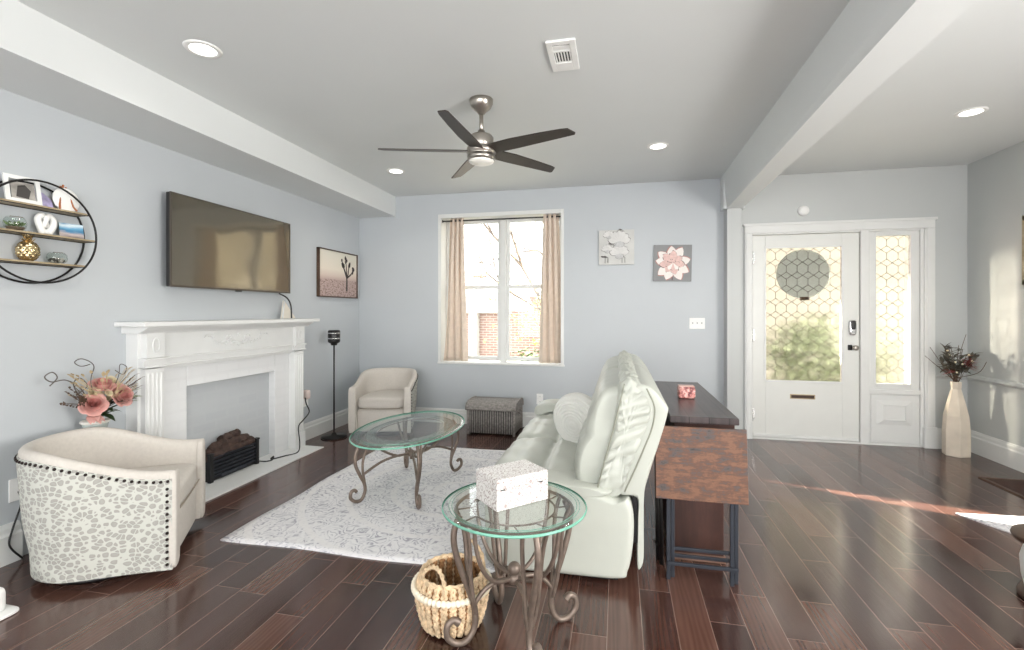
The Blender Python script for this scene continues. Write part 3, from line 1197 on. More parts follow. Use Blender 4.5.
def wall_plate(name, label, cat, loc, nrm, w_=0.075, h_=0.118, kind='outlet', group=None):
    """nrm 'x' faces +x, 'y' faces -y"""
    t = thing(name, label, cat, loc, 0, group)
    def bx(mb, a0, a1, d0, d1, z0, z1):
        if nrm == 'x':
            mb.box(loc[0] + d0, loc[0] + d1, loc[1] + a0, loc[1] + a1, loc[2] + z0, loc[2] + z1)
        else:
            mb.box(loc[0] + a0, loc[0] + a1, loc[1] - d1, loc[1] - d0, loc[2] + z0, loc[2] + z1)
    mb = MB()
    bx(mb, -w_ / 2, w_ / 2, 0, 0.006, -h_ / 2, h_ / 2)
    mb.build('plate', plastic_white, t, bevel=0.002)
    if kind == 'outlet':
        for z in (-0.028, 0.028):
            mb = MB()
            bx(mb, -0.016, 0.016, 0.005, 0.0075, z - 0.014, z + 0.014)
            s_ = mb.build('socket', plastic_white, t, bevel=0.002)
            mb = MB()
            for a in (-0.007, 0.005):
                bx(mb, a, a + 0.002, 0.007, 0.008, z - 0.004, z + 0.006)
            mb.build('slot', black_plastic, s_)
    else:
        n = kind
        for k in range(n):
            a = (k - (n - 1) / 2) * 0.045
            mb = MB()
            bx(mb, a - 0.005, a + 0.005, 0.005, 0.018, -0.004, 0.012)
            mb.build('toggle', toggle_grey, t, bevel=0.001)
    return t


wall_plate('outlet', 'white wall outlet with a plugged cord right of the fireplace', 'outlet', (XL, 4.31, 0.40), 'x')
wall_plate('outlet', 'white wall outlet low on the left wall behind the leopard chair', 'outlet', (XL, 1.935, 0.365), 'x', 0.12)
wall_plate('outlet', 'white wall outlet on the back wall behind the sofa arm', 'outlet', (-0.86, YB, 0.32), 'y')
wall_plate('switch_plate', 'white triple light switch plate on the grey back wall', 'switch', (0.812, YB, 1.18), 'y', 0.155, 0.115, 3)
# plug adapter
mb = MB()
mb.cushion((-3.06, 4.27, 0.47), (0.03, 0.028, 0.045), k=6, n=5)
pa = tag(mb.build('plug_adapter', plain('adapter_white', (232, 214, 208), 0.5)), 'small pale plug adapter above the outlet beside the fireplace', 'adapter')
# black box below the left outlet, and cords on the floor behind the chair
mb = MB()
mb.tube(catmull([(-3.07, 1.90, 0.36), (-3.05, 1.90, 0.30), (-3.06, 1.87, 0.18), (-3.05, 1.85, 0.1), (-3.04, 1.90, 0.012)], 6), 0.005, 6)
tag(mb.build('black_cord', black_plastic), 'black cord hanging from the outlet behind the leopard chair', 'cord')
mb = MB()
pts = []
for i in range(60):
    a = i * 0.42
    pts.append((-2.93 + 0.05 * math.cos(a) + 0.012 * math.sin(i * 1.7), 2.0 + 0.075 * math.sin(a) + 0.01 * math.sin(i), 0.012 + 0.0012 * i + 0.01 * abs(math.sin(i * 0.6))))
pts += [(-2.99, 1.99, 0.14), (-3.06, 1.98, 0.22)]
mb.tube(catmull(pts, 3), 0.006, 6)
tag(mb.build('coiled_cable', plastic_white), 'coiled white cable on the floor behind the leopard chair', 'cable')
# white plastic device at the left edge
t = thing('white_appliance', 'white plastic appliance base at the lower left edge', 'appliance', (-2.62, 1.50, 0))
mb = MB()
mb.cushion((-2.63, 1.50, 0.008), (0.1, 0.085, 0.008), k=6)
mb.build('foot_plate', plastic_white, t)
mb = MB()
mb.cushion((-2.65, 1.50, 0.06), (0.075, 0.06, 0.055), k=6)
mb.build('body', plastic_white, t)

# ============================================================ TV, wall pictures
tv = thing('television', 'large black flat screen television mounted on the left wall', 'television', (XL, 3.33, 1.8))
MT = Matrix.Translation((-3.0, 3.325, 1.80)) @ Matrix.Rotation(0.015, 4, 'Z')
mb = MB()
mb.box(-0.035, 0.0, -0.625, 0.625, -0.325, 0.325, M=MT)
mb.build('housing', black_plastic, tv, bevel=0.004)
mb = MB()
mb.box(0.0, 0.004, -0.617, 0.617, -0.312, 0.318, M=MT)
mb.build('screen', tv_glass, tv)
mb = MB()
for b in ((-0.625, 0.625, -0.327, -0.312), (-0.625, 0.625, 0.318, 0.326), (-0.626, -0.617, -0.326, 0.326), (0.617, 0.626, -0.326, 0.326)):
    mb.box(-0.004, 0.007, b[0], b[1], b[2], b[3], M=MT)
mb.build('bezel', plain('tv_bezel', (88, 80, 72), 0.35, 0.5), tv, bevel=0.001)
mb = MB()
mb.box(-0.02, 0.008, -0.02, 0.02, -0.336, -0.325, M=MT)
mb.build('sensor', black_plastic, tv)
mb = MB()
mb.box(-0.1, -0.035, -0.2, 0.2, -0.15, 0.15, M=MT)
mb.build('wall_mount', black_metal, tv)
mb = MB()
mb.tube(catmull([(-3.03, 3.83, 1.47), (-3.0, 3.90, 1.43), (-2.99, 3.94, 1.36), (-2.99, 3.95, 1.242)], 6), 0.007, 6)
tag(mb.build('cable', black_plastic), 'black cable hanging from the television to the mantel', 'cable')

# small leaning frame on the mantel end
t = thing('leaning_panel', 'small white triangular panel leaning on the mantel end', 'panel', (-3.0, 3.93, 1.24))
mb = MB()
mb.prism([(3.86, 1.24), (4.05, 1.24), (3.89, 1.405)], -3.04, -3.02, axis='X')
mb.build('face', plain('panel_cream', (226, 220, 208), 0.6), t)
mb = MB()
mb.tube([(-3.015, 3.86, 1.242), (-3.015, 3.888, 1.40)], 0.006, 6)
mb.build('edge_strip', white_trim, t)

# desert picture
pt = thing('framed_picture', 'framed desert tree photograph on the left wall near the corner', 'picture', (XL, 4.87, 1.72))
y0, y1, z0, z1 = 4.49, 5.255, 1.462, 1.985
mb = MB()
xf = XL + 0.035
for b in ((y0, y1, z0, z0 + 0.012), (y0, y1, z1 - 0.012, z1), (y0, y0 + 0.012, z0, z1), (y1 - 0.012, y1, z0, z1)):
    mb.box(XL, xf, *b)
mb.build('frame', dark_frame, pt)


def desert_mat():
    m, nt, b = new_mat('desert_print')
    tc = N(nt, 'ShaderNodeTexCoord')
    sep = N(nt, 'ShaderNodeSeparateXYZ')
    nt.links.new(tc.outputs['Object'], sep.inputs[0])
    g = ramp(nt, mathn(nt, 'ADD', mathn(nt, 'MULTIPLY', sep.outputs[2], 1.9), 0.5),
             [(0.0, lin((178, 156, 150))), (0.38, lin((190, 166, 158))), (0.46, lin((214, 196, 184))), (0.6, lin((232, 222, 206))), (1.0, lin((222, 218, 204)))])
    v = coords(nt, (1, 30, 60))
    n = noise(nt, v, 1.0, 4, 0.7)
    mk = mathn(nt, 'MULTIPLY', mathn(nt, 'GREATER_THAN', n, 0.54), mathn(nt, 'LESS_THAN', sep.outputs[2], -0.06))
    mix = N(nt, 'ShaderNodeMix', data_type='RGBA')
    nt.links.new(mathn(nt, 'MULTIPLY', mk, 0.75), mix.inputs['Factor'])
    nt.links.new(g, mix.inputs['A'])
    mix.inputs['B'].default_value = lin((110, 88, 84))
    nt.links.new(mix.outputs['Result'], b.inputs['Base Color'])
    b.inputs['Roughness'].default_value = 0.5
    return m


mb = MB()
mb.box(XL, xf - 0.012, y0 + 0.012, y1 - 0.012, z0 + 0.012, z1 - 0.012)
mb.build('print', desert_mat(), pt)
# joshua tree silhouette on the print
mb = MB()
X0 = xf - 0.0115
yt, zt = 5.03, 1.54
def flat_line(pts, w0, w1):
    n = len(pts)
    vs_, fs = [], []
    for i, (a, b) in enumerate(pts):
        p, q = pts[max(i - 1, 0)], pts[min(i + 1, n - 1)]
        d = Vector((q[0] - p[0], q[1] - p[1])).normalized()
        w = w0 + (w1 - w0) * i / (n - 1)
        vs_ += [(X0, a - d.y * w, b + d.x * w), (X0, a + d.y * w, b - d.x * w)]
    fs = [(2 * i, 2 * i + 1, 2 * i + 3, 2 * i + 2) for i in range(n - 1)]
    mb.add(vs_, fs)
def blob(a, b, r):
    pts = [(X0 + 0.0003, a + r * random.uniform(.6, 1.1) * math.cos(t * PI / 6), b + r * 1.25 * random.uniform(.6, 1.1) * math.sin(t * PI / 6)) for t in range(12)]
    mb.add(pts, [tuple(range(12))])
random.seed(5)
flat_line([(yt, zt), (yt + .004, zt + 0.12), (yt - 0.002, zt + .17)], 0.016, 0.013)
for (a, b, c_, d_) in ((-.02, .06, -.07, .13), (0.0, .07, -.02, .2), (.03, .05, .05, .16), (.09, .05, .14, .1), (-.05, .09, -.1, .17)):
    flat_line([(yt, zt + .15), (yt + a, zt + .15 + b), (yt + c_, zt + .15 + d_)], 0.011, 0.008)
    for k in range(4):
        blob(yt + c_ + random.uniform(-.02, .02), zt + .15 + d_ + random.uniform(-.03, .035), 0.02)
mb.build('printed_tree', plain('print_dark', (62, 52, 46), 0.6), pt)

# flower canvases
def canvas(loc, w_, h_, label, bgc, rot=0.0):
    t = thing('canvas_painting', label, 'painting', loc, 0, None)
    t.rotation_euler = (0, rot, 0)
    mb = MB()
    mb.box(-w_ / 2, w_ / 2, -0.028, 0, -h_ / 2, h_ / 2)
    mb.build('canvas', plain('canvas_ground_%d' % bgc[0], bgc, 0.7, var=0.05, nscale=9, bstr=0.3, bscale=40), t, bevel=0.002, world=False)
    return t


def petal2(mb, cx_, cz_, ang, L, W, y, mi, dark, jag=0.1):
    petal_poly(mb, cx_, cz_, ang + 0.03, L * 1.035, W * 1.10, y + 0.0002, dark, jag * 0.5)
    petal_poly(mb, cx_, cz_, ang, L, W, y - 0.0014, mi, jag * 0.5)


def petal_poly(mb, cx_, cz_, ang, L, W, y, mi=0, jag=0.0):
    d = Vector((math.cos(ang), math.sin(ang)))
    n = Vector((-d.y, d.x))
    prof = [(0, 0.12), (0.25, 0.55), (0.5, 0.95), (0.68, 1.0), (0.85, 0.62), (0.93, 0.34), (1.0, 0.0)]
    L_, R_ = [], []
    for t, w in prof:
        p = Vector((cx_, cz_)) + d * (L * t)
        jw = 1 + random.uniform(-jag, jag)
        L_.append((p.x + n.x * W * w * jw / 2, y, p.y + n.y * W * w * jw / 2))
        R_.append((p.x - n.x * W * w * jw / 2, y, p.y - n.y * W * w * jw / 2))
    pts = L_ + R_[:-1][::-1]
    mid = Vector((cx_, cz_)) + d * (L * 0.55)
    c = (mid.x, y - 0.004, mid.y)
    k = len(pts)
    mb.add(pts + [c], [(i, (i + 1) % k, k) for i in range(k)], mi)


pet_pink = plain('petal_pink', (222, 190, 184), 0.6, var=0.12, nscale=30)
pet_white = plain('petal_white', (236, 230, 226), 0.6, var=0.04)
pet_rose = plain('petal_rose', (186, 132, 126), 0.6, var=0.15, nscale=40)
pet_line = plain('petal_line', (120, 96, 94), 0.6)
pet_grey = plain('petal_grey', (196, 196, 196), 0.6, var=0.08, nscale=30)
random.seed(11)
c2 = canvas((0.563, YB, 1.818), 0.385, 0.385, 'square canvas of one pink and white blossom on grey, right of the pair', (142, 143, 144), 0.02)
mb = MB()
for i in range(9):
    petal2(mb, 0, -0.005, i * 2 * PI / 9 + 0.25 + random.uniform(-.1, .1), random.uniform(0.165, 0.195), 0.092, -0.0295 - 0.0003 * i, 1, 2)
for i in range(7):
    petal2(mb, 0.0, 0.0, i * 2 * PI / 7 + 0.6 + random.uniform(-.15, .15), random.uniform(0.11, 0.14), 0.075, -0.0335 - 0.0003 * i, 0, 3)
for i in range(5):
    petal2(mb, 0.005, 0.0, -PI / 2 + (i - 2) * 0.62, 0.085, 0.055, -0.0375 - 0.0003 * i, 1 if i % 2 else 0, 3)
for i in range(14):
    a = random.uniform(0, 2 * PI)
    mb.sphere((0.04 * math.cos(a) - 0.01, -0.041, 0.015 * math.sin(a) + 0.02), 0.004, 3, 6, 4)
petal_poly(mb, 0, -0.14, -PI / 2, 0.045, 0.012, -0.034, 3)
mb.build('painted_blossom', [pet_pink, pet_white, pet_rose, pet_line], c2, world=False)

c1 = canvas((-0.017, YB, 2.002), 0.375, 0.375, 'square canvas of white and grey flowers, left of the pair on the back wall', (206, 206, 203))
mb = MB()
for (fx_, fz_, s) in ((-0.08, 0.12, 0.6), (0.03, 0.06, 1.15), (0.03, -0.07, 1.0), (-0.1, -0.03, 0.6)):
    for i in range(7):
        petal2(mb, fx_, fz_, PI * (0.06 + 0.148 * i), 0.105 * s, 0.06 * s, -0.0295 - 0.002 * s - 0.0003 * i, 0, 2)
    for i in range(3):
        petal2(mb, fx_, fz_, PI * (1.3 + 0.2 * i), 0.06 * s, 0.05 * s, -0.034 - 0.001 * s - 0.0003 * i, 1, 2)
for (xa, za) in ((-0.12, -0.17), (-0.09, -0.17), (0.06, -0.17), (0.09, -0.17), (0.07, 0.12)):
    mb.tube([(xa, -0.03, za), (xa, -0.03, za + 0.06)], 0.003, 4, 2)
    petal_poly(mb, xa, za + 0.06, PI * 0.9, 0.05, 0.018, -0.032, 2)
for i in range(12):
    mb.sphere((-0.04 + random.uniform(-.05, .05), -0.035, 0.03 + random.uniform(-.012, .012)), 0.005, 2, 6, 4)
mb.build('painted_flowers', [plain('petal_soft_white', (216, 215, 213), 0.6), pet_grey, plain('petal_dark_grey', (120, 116, 116), 0.6)], c1, world=False)
# picture edge on the right wall
pr_ = thing('framed_picture', 'brown framed picture cut by the right edge of the photo', 'picture', (XR, 4.37, 1.8))
mb = MB()
for b in ((4.05, 4.69, 1.52, 1.56), (4.05, 4.69, 2.04, 2.08), (4.05, 4.09, 1.52, 2.08), (4.65, 4.69, 1.52, 2.08)):
    mb.box(XR - 0.025, XR, *b)
mb.build('frame', shelf_wood, pr_, bevel=0.002)
mb = MB()
mb.box(XR - 0.015, XR, 4.09, 4.65, 1.56, 2.04)
mb.build('print', paper_white, pr_)
# smoke sensor
mb = MB()
mb.lathe([(0.052, 0), (0.052, 0.015), (0.044, 0.03), (0.02, 0.036), (0, 0.036)], 28,
         M=Matrix.Translation((1.819, YB, 2.317)) @ Matrix.Rotation(PI / 2, 4, 'X'))
tag(mb.build('smoke_detector', plastic_white), 'small round white detector on the wall above the front door', 'detector')

# ============================================================ CEILING ITEMS
def downlight(x, y, label):
    t = thing('ceiling_light', label, 'ceiling light', (x, y, ZC), 0, 'recessed ceiling lights')
    mb = MB()
    mb.lathe([(0.062, -0.002), (0.064, -0.006), (0.085, -0.006), (0.09, -0.001), (0.09, 0.0)], 32, cap=False)
    mb.build('trim_ring', plastic_white, t, world=False)
    mb = MB()
    mb.lathe([(0, -0.004), (0.064, -0.004), (0.064, -0.001), (0, -0.001)], 32)
    mb.build('lens', downlight_glow, t, world=False)
    add_light('downlight_bulb', 'SPOT', (x, y, ZC - 0.02), 22, (1.0, 0.95, 0.86), (0, 0, 0), spot_size=2.6, spot_blend=0.8, shadow_soft_size=0.06)


downlight(-2.142, 2.125, 'recessed ceiling light nearest the camera, above the television wall')
downlight(-2.137, 4.374, 'recessed ceiling light far back beside the soffit, behind the fan')
downlight(0.327, 4.188, 'recessed ceiling light right of the fan near the beam')
downlight(2.396, 3.945, 'recessed ceiling light above the hall by the front door')

vt = thing('ceiling_vent', 'white square ceiling air vent with dark slots', 'vent', (-0.29, 2.59, ZC))
mb = MB()
for b in ((-0.365, -0.335, 2.44, 2.745), (-0.245, -0.213, 2.44, 2.745), (-0.335, -0.245, 2.44, 2.475), (-0.335, -0.245, 2.655, 2.745)):
    mb.box(b[0], b[1], b[2], b[3], ZC - 0.012, ZC)
mb.box(-0.335, -0.245, 2.535, 2.55, ZC - 0.01, ZC)
mb.build('face_plate', plastic_white, vt, bevel=0.003)
mb = MB()
mb.box(-0.335, -0.245, 2.475, 2.655, ZC - 0.002, ZC)
mb.build('duct', black_plastic, vt)
mb = MB()
for k in range(6):
    x = -0.331 + k * 0.0155
    mb.box(x, x + 0.0065, 2.55, 2.655, ZC - 0.009, ZC - 0.001)
mb.box(-0.335, -0.245, 2.49, 2.53, ZC - 0.009, ZC - 0.003)
mb.build('louver', plastic_white, vt)

# ceiling fan
FX, FY, FZ = -0.875, 3.03, 2.365
fan = thing('ceiling_fan', 'brushed nickel ceiling fan with five dark blades', 'ceiling fan', (FX, FY, ZC))
Mf = Matrix.Translation((FX, FY, 0))
mb = MB()
mb.lathe([(0, 2.595), (0.022, 2.597), (0.03, 2.61), (0.062, 2.635), (0.076, 2.665), (0.078, ZC), (0, ZC)], 32, M=Mf)
mb.build('canopy', brushed_nickel, fan)
mb = MB()
mb.tube([(FX, FY, 2.46), (FX, FY, 2.61)], 0.0135, 14)
mb.build('downrod', brushed_nickel, fan)
mb = MB()
mb.lathe([(0, 2.525), (0.022, 2.525), (0.03, 2.50), (0.07, 2.49), (0.08, 2.475), (0.082, 2.415), (0.078, 2.41), (0.095, 2.405), (0.097, 2.375), (0.088, 2.37), (0.088, 2.36), (0.092, 2.355), (0.09, 2.325), (0, 2.325)], 36, M=Matrix.Translation((FX, FY, -0.035)))
mb.build('motor_housing', brushed_nickel, fan)
mb = MB()
mb.lathe([(0, 2.302), (0.05, 2.304), (0.078, 2.315), (0.084, 2.328), (0, 2.328)], 32, M=Matrix.Translation((FX, FY, -0.035)))
mb.build('light_cover', glow_white, fan)
blade_mat = plain('fan_blade', (50, 42, 37), 0.4, var=0.2, nscale=20)
tips = [(-1.539, 2.999), (-0.93, 2.531), (-0.247, 2.911), (-0.491, 3.578), (-1.287, 3.619)]
base_ang = math.atan2(2.911 - FY, -0.247 - FX)
for k in range(5):
    ang = math.radians(-20) + k * 2 * PI / 5
    Mb = Matrix.Translation((FX, FY, FZ - 0.012)) @ Matrix.Rotation(ang, 4, 'Z') @ Matrix.Rotation(math.radians(-13), 4, 'X')
    mb = MB()
    out = [(0.06, -0.045), (0.12, -0.06), (0.25, -0.066), (0.45, -0.056), (0.60, -0.044), (0.64, -0.035), (0.665, 0.02), (0.655, 0.034), (0.45, 0.04), (0.25, 0.046), (0.12, 0.045), (0.06, 0.035)]
    mb.prism(out, -0.004, 0.004, axis='Z', M=Mb)
    mb.build('blade', blade_mat, fan, bevel=0.0015)

# ============================================================ RUGS AND FLOOR ITEMS
def wavy_rug(name, mat, x0, x1, y0, y1, label, rot=None, th=0.008):
    nx, ny = 40, 40
    verts, faces = [], []
    def edge(x, y):
        return x + 0.006 * math.sin(y * 9), y + 0.008 * math.sin(x * 7 + 1)
    for j in range(ny + 1):
        for i in range(nx + 1):
            x, y = x0 + (x1 - x0) * i / nx, y0 + (y1 - y0) * j / ny
            x, y = edge(x, y)
            z = th + 0.0015 * math.sin(x * 5) * math.sin(y * 6)
            verts.append((x, y, z))
    for j in range(ny):
        for i in range(nx):
            a = j * (nx + 1) + i
            faces.append((a, a + 1, a + nx + 2, a + nx + 1))
    # skirt down to the floor
    border = [i for i in range(nx + 1)] + [j * (nx + 1) + nx for j in range(1, ny + 1)] + [ny * (nx + 1) + i for i in range(nx - 1, -1, -1)] + [j * (nx + 1) for j in range(ny - 1, 0, -1)]
    o = len(verts)
    for b in border:
        v = verts[b]
        verts.append((v[0], v[1], 0.0005))
    for k in range(len(border)):
        l = (k + 1) % len(border)
        faces.append((border[k], border[l], o + l, o + k))
    mb = MB().add(verts, faces, 0, True)
    ob = mb.build(name, mat)
    return tag(ob, label, 'rug')


wavy_rug('area_rug', rug_mat('medallion_rug', -1.15, 3.32), -2.21, -0.55, 2.31, 4.36,
         'pale grey medallion area rug under the oval coffee table')
mb = MB()
rp = [(2.118, 3.631), (2.80, 2.30), (3.18, 2.3), (3.19, 3.72), (2.5, 3.66)]
verts = [(x, y, 0.008) for x, y in rp] + [(x, y, 0.0005) for x, y in rp]
mb.add(verts, [(0, 1, 2, 3, 4)] + [(i, (i + 1) % 5, (i + 1) % 5 + 5, i + 5) for i in range(5)])
tag(mb.build('hall_rug', rug_mat('hall_rug_weave', 2.9, 2.9)), 'white patterned rug corner on the hall floor at right edge', 'rug')

mt = thing('floor_grille', 'dark wood floor grille beside the right wall of the hall', 'floor vent', (2.95, 4.25, 0))
mb = MB()
for b in ((2.76, 3.16, 4.44, 4.47), (2.76, 3.16, 4.0, 4.03), (2.76, 2.79, 4.03, 4.44), (3.13, 3.16, 4.03, 4.44)):
    mb.box(b[0], b[1], b[2], b[3], 0, 0.008)
mb.build('frame', dark_frame, mt, bevel=0.002)
mb = MB()
mb.box(2.79, 3.13, 4.03, 4.44, 0.0, 0.003)
for k in range(16):
    mb.box(2.79, 3.13, 4.04 + k * 0.025, 4.052 + k * 0.025, 0.003, 0.007)
mb.build('slats', mahogany, mt)

# white stool cut by the right edge
st = thing('garden_stool', 'white ceramic stool with rounded top cut by the right photo edge', 'stool', (1.80, 2.60, 0))
Ms = Matrix.Translation((1.93, 2.60, 0))
mb = MB()
mb.lathe([(0, 0.30), (0.10, 0.30), (0.165, 0.292), (0.17, 0.28), (0.165, 0.268), (0.1, 0.26), (0, 0.26)], 32, M=Ms)
mb.build('top_rim', dark_frame, st)
mb = MB()
mb.lathe([(0, 0.03), (0.12, 0.03), (0.135, 0.10), (0.14, 0.18), (0.12, 0.262), (0, 0.262)], 32, M=Ms)
mb.build('body', plastic_white, st)
mb = MB()
mb.lathe([(0, 0), (0.14, 0), (0.15, 0.015), (0.14, 0.04), (0, 0.04)], 32, M=Ms)
mb.build('foot_ring', dark_frame, st)


# ============================================================ CURTAINS
def curtain(x0, x1, xb0, xb1, label, seedv):
    t = thing('curtain', label, 'curtain', ((x0 + x1) / 2, YB + 0.05, 0.72), 0, None)
    nx, nz = 72, 26
    verts, faces = [], []
    z0, z1 = 0.722, 2.405
    for j in range(nz + 1):
        v = j / nz
        a = xb0 + (x0 - xb0) * v ** 0.8
        b = xb1 + (x1 - xb1) * v ** 0.8
        for i in range(nx + 1):
            u = i / nx
            ph = 2 * PI * (u * 3.2 + seedv)
            amp = 0.030 * (1 - 0.25 * v)
            x = a + (b - a) * u + 0.008 * math.sin(ph * 2 + v * 3)
            y = YB + 0.055 + amp * math.sin(ph + 0.6 * math.sin(v * 5 + seedv))
            verts.append((x, y, z0 + (z1 - z0) * v))
    for j in range(nz):
        for i in range(nx):
            k = j * (nx + 1) + i
            faces.append((k, k + 1, k + nx + 2, k + nx + 1))
    MB().add(verts, faces, 0, True).build('drape', curtain_cloth, t, solid=0.003)
    # gathered heading over the rod
    mb = MB()
    vs_, fs = [], []
    for j in range(2):
        for i in range(nx + 1):
            u = i / nx
            ph = 2 * PI * (u * 4.2 + seedv)
            vs_.append((x0 + (x1 - x0) * u + 0.008 * math.sin(ph * 2 + 3), YB + 0.055 + 0.017 * math.sin(ph), 2.405 + 0.028 * j))
    fs = [(i, i + 1, i + nx + 2, i + nx + 1) for i in range(nx)]
    mb.add(vs_, fs, 0, True)
    mb.build('heading', curtain_cloth, t, solid=0.004)
    return t


curtain(-1.94, -1.775, -2.03, -1.735, 'beige curtain gathered at the left side of the window', 0.0)
curtain(-0.835, -0.66, -0.875, -0.595, 'beige curtain gathered at the right side of the window', 0.3)
rod = thing('curtain_rod', 'thin dark curtain rod across the top of the window', 'curtain rod', (-1.33, YB + 0.055, 2.38))
mb = MB()
mb.tube([(-2.03, YB + 0.055, 2.378), (-0.59, YB + 0.055, 2.378)], 0.008, 10)
mb.build('pole', black_metal, rod)
for x in (-2.045, -0.60):
    mb = MB()
    mb.sphere((x, YB + 0.055, 2.378), 0.018)
    mb.build('finial', black_metal, rod)


# ============================================================ BARREL CHAIRS
def barrel_chair():
    t = thing('barrel_chair', None, None)
    R = 0.345
    # outline from front right round the back to front left; front is local -y
    pts = [(R, -R + 0.0)]
    n = 60
    path = []
    for i in range(9):
        path.append((R - 0.006 * math.sin(i / 8 * PI), -R + (R + 0.02) * i / 8))
    m = 30
    for i in range(1, m):
        a = PI * i / m
        path.append((R * math.cos(a), 0.02 + (R - 0.02) * math.sin(a)))
    for i in range(9):
        path.append((-R + 0.006 * math.sin(i / 8 * PI), 0.02 - (R + 0.02) * i / 8))
    P = [Vector((a, b, 0)) for a, b in path]
    L = [0]
    for i in range(1, len(P)):
        L.append(L[-1] + (P[i] - P[i - 1]).length)
    T = L[-1]
    def nrm(i):
        d = P[min(i + 1, len(P) - 1)] - P[max(i - 1, 0)]
        d.normalize()
        return Vector((d.y, -d.x, 0))
    def hh(s):
        q = min(s, T - s) / (T / 2)
        q = max(0, min(1, (q - 0.04) / 0.62))
        return 0.52 + 0.13 * (q * q * (3 - 2 * q))
    # outer leopard shell
    def sweep(prof_fn):
        verts, faces = [], []
        k = None
        for i in range(len(P)):
            pr = prof_fn(i)
            k = len(pr)
            nn = nrm(i)
            for d, z in pr:
                q = P[i] + nn * d
                verts.append((q.x, q.y, z))
        for i in range(len(P) - 1):
            for j in range(k):
                l = (j + 1) % k
                faces.append((i * k + j, i * k + l, (i + 1) * k + l, (i + 1) * k + j))
        faces.append(tuple(range(k)))
        faces.append(tuple((len(P) - 1) * k + j for j in range(k))[::-1])
        return verts, faces
    def outer(i):
        h = hh(L[i]) - 0.03
        q = min(1, min(L[i], T - L[i]) / (T * 0.3))
        return [(-0.065 * q, 0.045), (-0.045 * q, 0.12), (0.004 - 0.02 * q, 0.3), (0.004, h - 0.02), (0.0, h), (-0.02, h), (-0.045, 0.045)]
    mb = MB()
    mb.add(*sweep(outer), 0, True)
    o = mb.build('outer_shell', leopard, t, world=False)
    md = o.modifiers.new('edge', 'EDGE_SPLIT')
    md.split_angle = math.radians(50)
    def inner(i):
        h = hh(L[i])
        return [(-0.004, h - 0.032), (-0.004, h - 0.012), (-0.013, h), (-0.034, h + 0.004), (-0.054, h - 0.006), (-0.065, h - 0.03), (-0.069, h - 0.08), (-0.076, 0.30), (-0.1, 0.06), (-0.09, 0.06), (-0.055, 0.25), (-0.05, h - 0.2), (-0.02, h - 0.05), (-0.018, h - 0.032)]
    mb = MB()
    mb.add(*sweep(inner), 0, True)
    o = mb.build('inner_back', cream_fabric, t, world=False)
    md = o.modifiers.new('edge', 'EDGE_SPLIT')
    md.split_angle = math.radians(60)
    # front arm panels
    for s in (-1, 1):
        mb = MB()
        mb.cushion((s * (R - 0.038), -R + 0.0, 0.284), (0.041, 0.018, 0.237), k=7, n=8)
        mb.build('arm_front', cream_fabric, t, world=False)
    # apron and seat cushion
    mb = MB()
    mb.cushion((0, -0.135, 0.17), (0.27, 0.205, 0.125), k=9, n=8)
    mb.build('seat_base', cream_fabric, t, world=False)
    def seatfn(w, u):
        if w.y > 0:
            w.x *= 1 - 0.35 * (w.y / 0.29) ** 2
        w.z += 0.012 * (1 - u.x ** 2) * (1 if u.z > 0 else 0)
        return w
    mb = MB()
    mb.cushion((0, -0.055, 0.345), (0.27, 0.295, 0.062), k=6, n=14, fn=seatfn)
    c = mb.build('seat_cushion', cream_fabric, t, world=False)
    mb = MB()
    ring = [(x, -0.349, z) for x, z in ((-0.225, 0.30), (-0.1, 0.295), (0.1, 0.295), (0.225, 0.30))]
    mb.tube(catmull(ring, 4), 0.005, 6)
    mb.build('piping', plain('piping_taupe', (150, 140, 126), 0.8) if 'piping_taupe' not in MATS else MATS['piping_taupe'], c, world=False)
    # swivel base
    mb = MB()
    mb.lathe([(0, 0), (0.24, 0), (0.25, 0.01), (0.25, 0.022), (0.14, 0.035), (0.14, 0.065), (0, 0.065)], 32)
    mb.build('swivel_base', black_plastic, t, world=False)
    # nail heads: along the top edge and down both front edges
    nail = None
    spots = []
    step = T / 62
    s = step * 0.4
    i = 0
    while s < T:
        while i < len(L) - 2 and L[i + 1] < s:
            i += 1
        f = (s - L[i]) / (L[i + 1] - L[i])
        p = P[i].lerp(P[i + 1], f)
        nn = nrm(i)
        spots.append(p + nn * 0.004 + Vector((0, 0, hh(s) - 0.042)))
        s += step
    for sx in (-1, 1):
        for k in range(13):
            spots.append(Vector((sx * (R + 0.004), -R + 0.02, 0.075 + k * 0.0305)))
    first = None
    for q in spots:
        if first is None:
            mb = MB()
            mb.sphere((0, 0, 0), 0.0075, seg=8, rings=6)
            first = mb.build('nail_head', nail_metal, t, world=False)
            o = first
        else:
            o = first.copy()
            COL.objects.link(o)
            o.parent = t
        o.location = q
    return t


ch = barrel_chair()
tag(ch, 'cream and leopard print barrel chair with bronze nail heads, nearest the camera at left', 'armchair', 'barrel armchairs')
# local front is -y; it should face (cos35, sin35)
ch.location = (-2.60, 2.01, 0)
ch.rotation_euler = (0, 0, math.radians(35 + 90))
ch2 = copy_tree(ch)
ch2['label'] = 'cream barrel chair with nail head trim in the far corner beside the floor lamp'
ch2.location = (-2.485, 4.88, 0)
ch2.rotation_euler = (0, 0, math.radians(13))
ch2.scale = (0.93, 0.93, 1.0)

